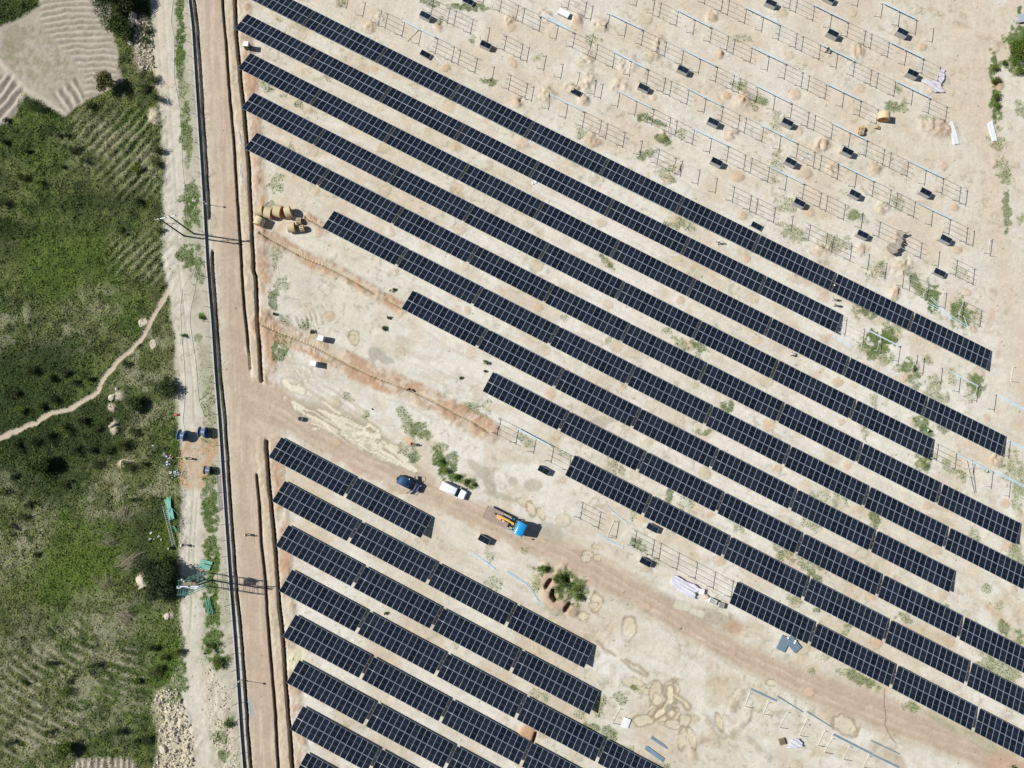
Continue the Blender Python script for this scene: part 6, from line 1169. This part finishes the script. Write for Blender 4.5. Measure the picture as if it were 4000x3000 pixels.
def plant(name, cat, label, x, y, R, H, n, tone, seed, lsz=.22, trunk=True, lobes=7, group=None):
    r = np.random.default_rng(seed); p = gh(x, y); o = thing(name, label, cat, p, 0, group); z0 = H * .25 if trunk else 0.0
    pos, sz, t_ = crown(r, n, R, H * (1 - (.25 if trunk else 0)), z0, lobes, tone, lsz)
    me_ = leaves_mesh('crown' if trunk else 'foliage', pos, sz, t_, r); child('crown' if trunk else 'foliage', me_, o, (0, 0, 0))
    m = MB(); m.tube([(0, 0, -.1), (.03 * R, 0, H * .3), (.08 * R, .05 * R, H * .6)], [R * .09 + .02, R * .06 + .015, R * .03 + .01], WOODB, 7)
    for k in range(5):
        a = k * 1.3 + seed; m.tube([(.02 * R, 0, H * .25), (R * .3 * math.cos(a), R * .3 * math.sin(a), H * .5), (R * .6 * math.cos(a), R * .6 * math.sin(a), H * .68)], [R * .04 + .01, R * .025 + .008, .008], WOODB, 5)
    m.build('trunk' if trunk else 'stem', o); return o
G1, G2, G3, G4 = (.055, .10, .022), (.036, .066, .02), (.085, .15, .025), (.095, .115, .035)
TREES = [(432, 340, 1.9, 3.2, 3600, G4, 'round olive tree casting a dark shadow at the corner of the terraced plot'), (470, 30, 3.6, 5, 8000, G2, 'dark wide tree at the top beside the terraced plot'), (520, 20, 2.2, 4, 3500, G2, 'dark tree at the top edge beside the pale track'), (478, 120, 2.6, 3, 4500, G1, 'dark leafy tree right of the plot, above the pale rocks'),
         (630, 2235, 3.3, 5.0, 9000, G2, 'largest dark tree left of the green scaffold'), (640, 2300, 2.4, 3.6, 4500, G2, 'dark tree just below the largest one, left of the scaffold'), (170, 1810, 2.6, 3.4, 4600, G1, 'dark bushy tree in the lower dense scrub'), (540, 1570, 1.6, 2.0, 1900, G2, 'dark round tree right of the footpath end, above the red can'), (655, 1520, 1.6, 1.8, 2000, G2, 'dark low tree at the left edge of the pale track'),
         (265, 2920, 2.0, 2.4, 2600, G3, 'bright green tree above the small ridged plot at the bottom'), (3985, 190, 3.0, 2.4, 5200, G3, 'broad bright green bush at the upper right edge')]
for k, (x, y, R, H, n, tn, lab) in enumerate(TREES): plant('tree', 'tree', lab, x, y, R, H, n, tn, 100 + k, .26, True, 9)
BUSH = [(110, 590, .8), (290, 585, 1.1), (335, 630, 1.1), (250, 655, .7), (540, 665, 1.1), (535, 785, 1.1), (470, 905, .8), (630, 905, .7), (90, 700, 1.2), (160, 720, .9), (20, 560, 1.0), (20, 800, 1.3), (230, 530, .6), (265, 530, .5), (360, 420, 1.0), (130, 410, 1.4), (160, 430, 1.2), (30, 475, .7), (620, 600, 1.3), (610, 640, 1.2), (600, 320, 1.3), (620, 390, 1.4), (575, 350, 1.0), (575, 128, .9), (572, 168, .7),
        (535, 1680, 1.0), (555, 1600, .7), (480, 1740, 1.6), (420, 1760, 1.1), (505, 1820, 1.3), (560, 1815, .8), (260, 1890, 1.0), (110, 1970, .8), (40, 2060, 1.2), (100, 2020, 1.0), (15, 1920, 1.0), (60, 1860, .8), (515, 1950, .7), (150, 2165, .7), (205, 2590, .9), (380, 2590, .9), (90, 2660, .8), (260, 2700, 1.4), (275, 2660, .8), (540, 2660, .9), (190, 2860, 1.0), (580, 2880, 1.1), (480, 2850, 1.1), (540, 2890, .9), (50, 2900, .9), (610, 2620, 1.4), (600, 2530, 1.2), (650, 2560, 1.0), (700, 2540, 1.1), (500, 1420, .8), (720, 1310, .5),
        (355, 1480, .9), (300, 1500, .9), (205, 1560, 1.2), (160, 1590, 1.0), (90, 1600, 1.2), (60, 1540, 1.2), (200, 1480, 1.2), (130, 1450, 1.3), (260, 1460, 1.1), (330, 1640, 1.3), (250, 1680, 1.3), (190, 1700, 1.3), (130, 1720, 1.3), (70, 1740, 1.4), (380, 1680, 1.0), (420, 1640, .9), (300, 1760, 1.2), (360, 1760, 1.1), (390, 1820, 1.0),
        (1502, 1286, .6), (1537, 1132, .45), (1520, 1243, .35), (1895, 1412, .55), (1800, 1475, .35), (1895, 1450, .3), (1222, 1297, .45), (1072, 1228, .4), (2190, 2270, 1.2), (2180, 2245, .8), (2255, 2300, 1.0), (2262, 2330, .8), (2125, 2225, .8), (1722, 1800, .6), (1742, 1838, .7), (1783, 1862, .65), (1848, 1892, .6), (1820, 1882, .5), (3885, 270, .9), (3886, 320, .9), (3884, 385, 1.0), (3888, 420, .9), (3920, 250, .6), (3978, 280, 1.2), (790, 1240, .5), (830, 2520, 1.1), (858, 2580, 1.3), (898, 2825, .8), (1505, 2395, .35), (3960, 3000, .5)]
rb = random.Random(4)
for k, (x, y, R) in enumerate(BUSH):
    big_ = R > .8; tone = rb.choice([G1, G2, G2, G3]) if x < 700 else rb.choice([G1, G3]);
    q = [f'{["tiny", "small", "medium", "large"][min(3, int(R / .42))]} green bush']
    w_ = 'left of the track' if x < 660 else ('beside the track' if x < 950 else 'on the bare site')
    lab = f'{q[0]} {w_}, {x / 40:.1f}% across, {y / 30:.1f}% down'
    plant('bush', 'bush', lab, x, y, R, R * 1.1 + .2, int(420 * R * R + 160), tone, 300 + k, .17, False, 5, 'green bushes in the fields and on the site')

# low growth: meadow of the western fields, weeds of the site (uncountable)
def scatter(name, prob, dens, sz, tone_fn, seed, zup=.12):
    r = np.random.default_rng(seed); jj = np.searchsorted(gy, [-80, 98]); ii = np.searchsorted(gx, [-114, 112])
    dxx = np.gradient(gx)[None, ii[0]:ii[1]] * np.gradient(gy)[jj[0]:jj[1], None]; lam = prob[jj[0]:jj[1], ii[0]:ii[1]] * dens * dxx
    cnt = r.poisson(np.clip(lam, 0, 20)); J, I = np.nonzero(cnt); rep = np.repeat(np.arange(len(J)), cnt[J, I]); J = J[rep] + jj[0]; I = I[rep] + ii[0]; n = len(J)
    x = gx[I] + (r.random(n) - .5) * .3; y = gy[J] + (r.random(n) - .5) * .3; z = Z[J, I] + r.random(n) * zup + .03
    pos = np.stack([x, y, z], 1); me_ = leaves_mesh(name, pos, sz * (.5 + r.random(n)), tone_fn(I, J, r, n), r, .8); o = bpy.data.objects.new(name, me_); col.objects.link(o); tag(o, kind='stuff'); return n
soil = C
def tone_w(I, J, r, n):
    c = soil[J, I] * np.array([1.55, 1.62, 1.05]); k = (.6 + .8 * r.random(n))[:, None]; c = c * k; y_ = r.random(n) < .05; c[y_] = np.array([.19, .20, .10]) * (.6 + .6 * r.random(y_.sum()))[:, None]; return c
gden = WESTM * (.35 + .65 * sstep(.35, .6, fbm(X, Y, 1.3, 401, 3)))
gden = gden * (1 - .65 * sstep(.15, .30, C[..., 0]))
n_a = scatter('meadow', gden * (1 - fp), 34, .27, tone_w, 21, .11)
def tone_s(I, J, r, n):
    t_ = np.array([.10, .18, .032]) * (.6 + .9 * r.random(n))[:, None]; q = r.random(n) < .18; t_[q] = np.array([.24, .25, .11]); return t_
wp = np.zeros_like(X)
for (x, y, rx, ry, rot, s) in PATCH: wp = np.maximum(wp, sstep(.44, .60, blob(x, y, rx * 1.1, ry * 1.1, rot, .6) * .55 + weedn * .9 - .35) * s)
n_b = scatter('weeds', wp * (1 - WESTM), 34, .2, tone_s, 22, .09)
vs_ = strip * sstep(.50, .62, mid) * (1 - tr) * (1 - base); n_c = scatter('verge_grass', vs_ * .5, 9, .18, tone_s, 23, .08)
dry_g = specks * .5 + ne * sstep(.56, .68, fbm(X, Y, 4, 403, 3)) * .22
def tone_d(I, J, r, n): return np.array([.30, .27, .15]) * (.5 + .8 * r.random(n))[:, None]
n_d = scatter('dry_grass', dry_g * (1 - WESTM) * (1 - base), 3.0, .14, tone_d, 24, .05)
print('LEAVES', n_a, n_b, n_c, n_d)
# bent dry reeds in the scrub
def reeds(label, x, y, deg, n, L):
    r = random.Random(x); p = gh(x, y); b = MB(); a0 = math.radians(deg)
    for k in range(n):
        s = Vector((r.gauss(0, 1.0), r.gauss(0, .8), 0)); a = a0 + r.gauss(0, .35); d_ = Vector((math.cos(a), math.sin(a), 0)); l = L * r.uniform(.6, 1.2)
        b.tube([s, s + d_ * l * .3 + Vector((0, 0, .5)), s + d_ * l * .7 + Vector((0, 0, .6)), s + d_ * l + Vector((0, 0, .35))], [.03, .025, .02, .008], mat('dry_reed', (.30, .26, .19), .9), 3)
    o = b.build('dry_reeds'); o.location = p; return tag(o, label, 'reeds')
reeds('fan of bent dry reeds left of the largest dark tree', 480, 2200, 25, 70, 3.0); reeds('bent dry reeds higher up the scrub, above the other reed clumps', 450, 2110, 160, 40, 2.4); reeds('bent dry reeds beside the brown scrub, left of the ladder', 470, 2020, 70, 45, 2.2); reeds('low dry reeds above the lower furrows', 470, 2405, -20, 50, 2.4); reeds('dry reeds lying left of the smaller pale outcrop rocks', 420, 2290, 120, 35, 2.2)
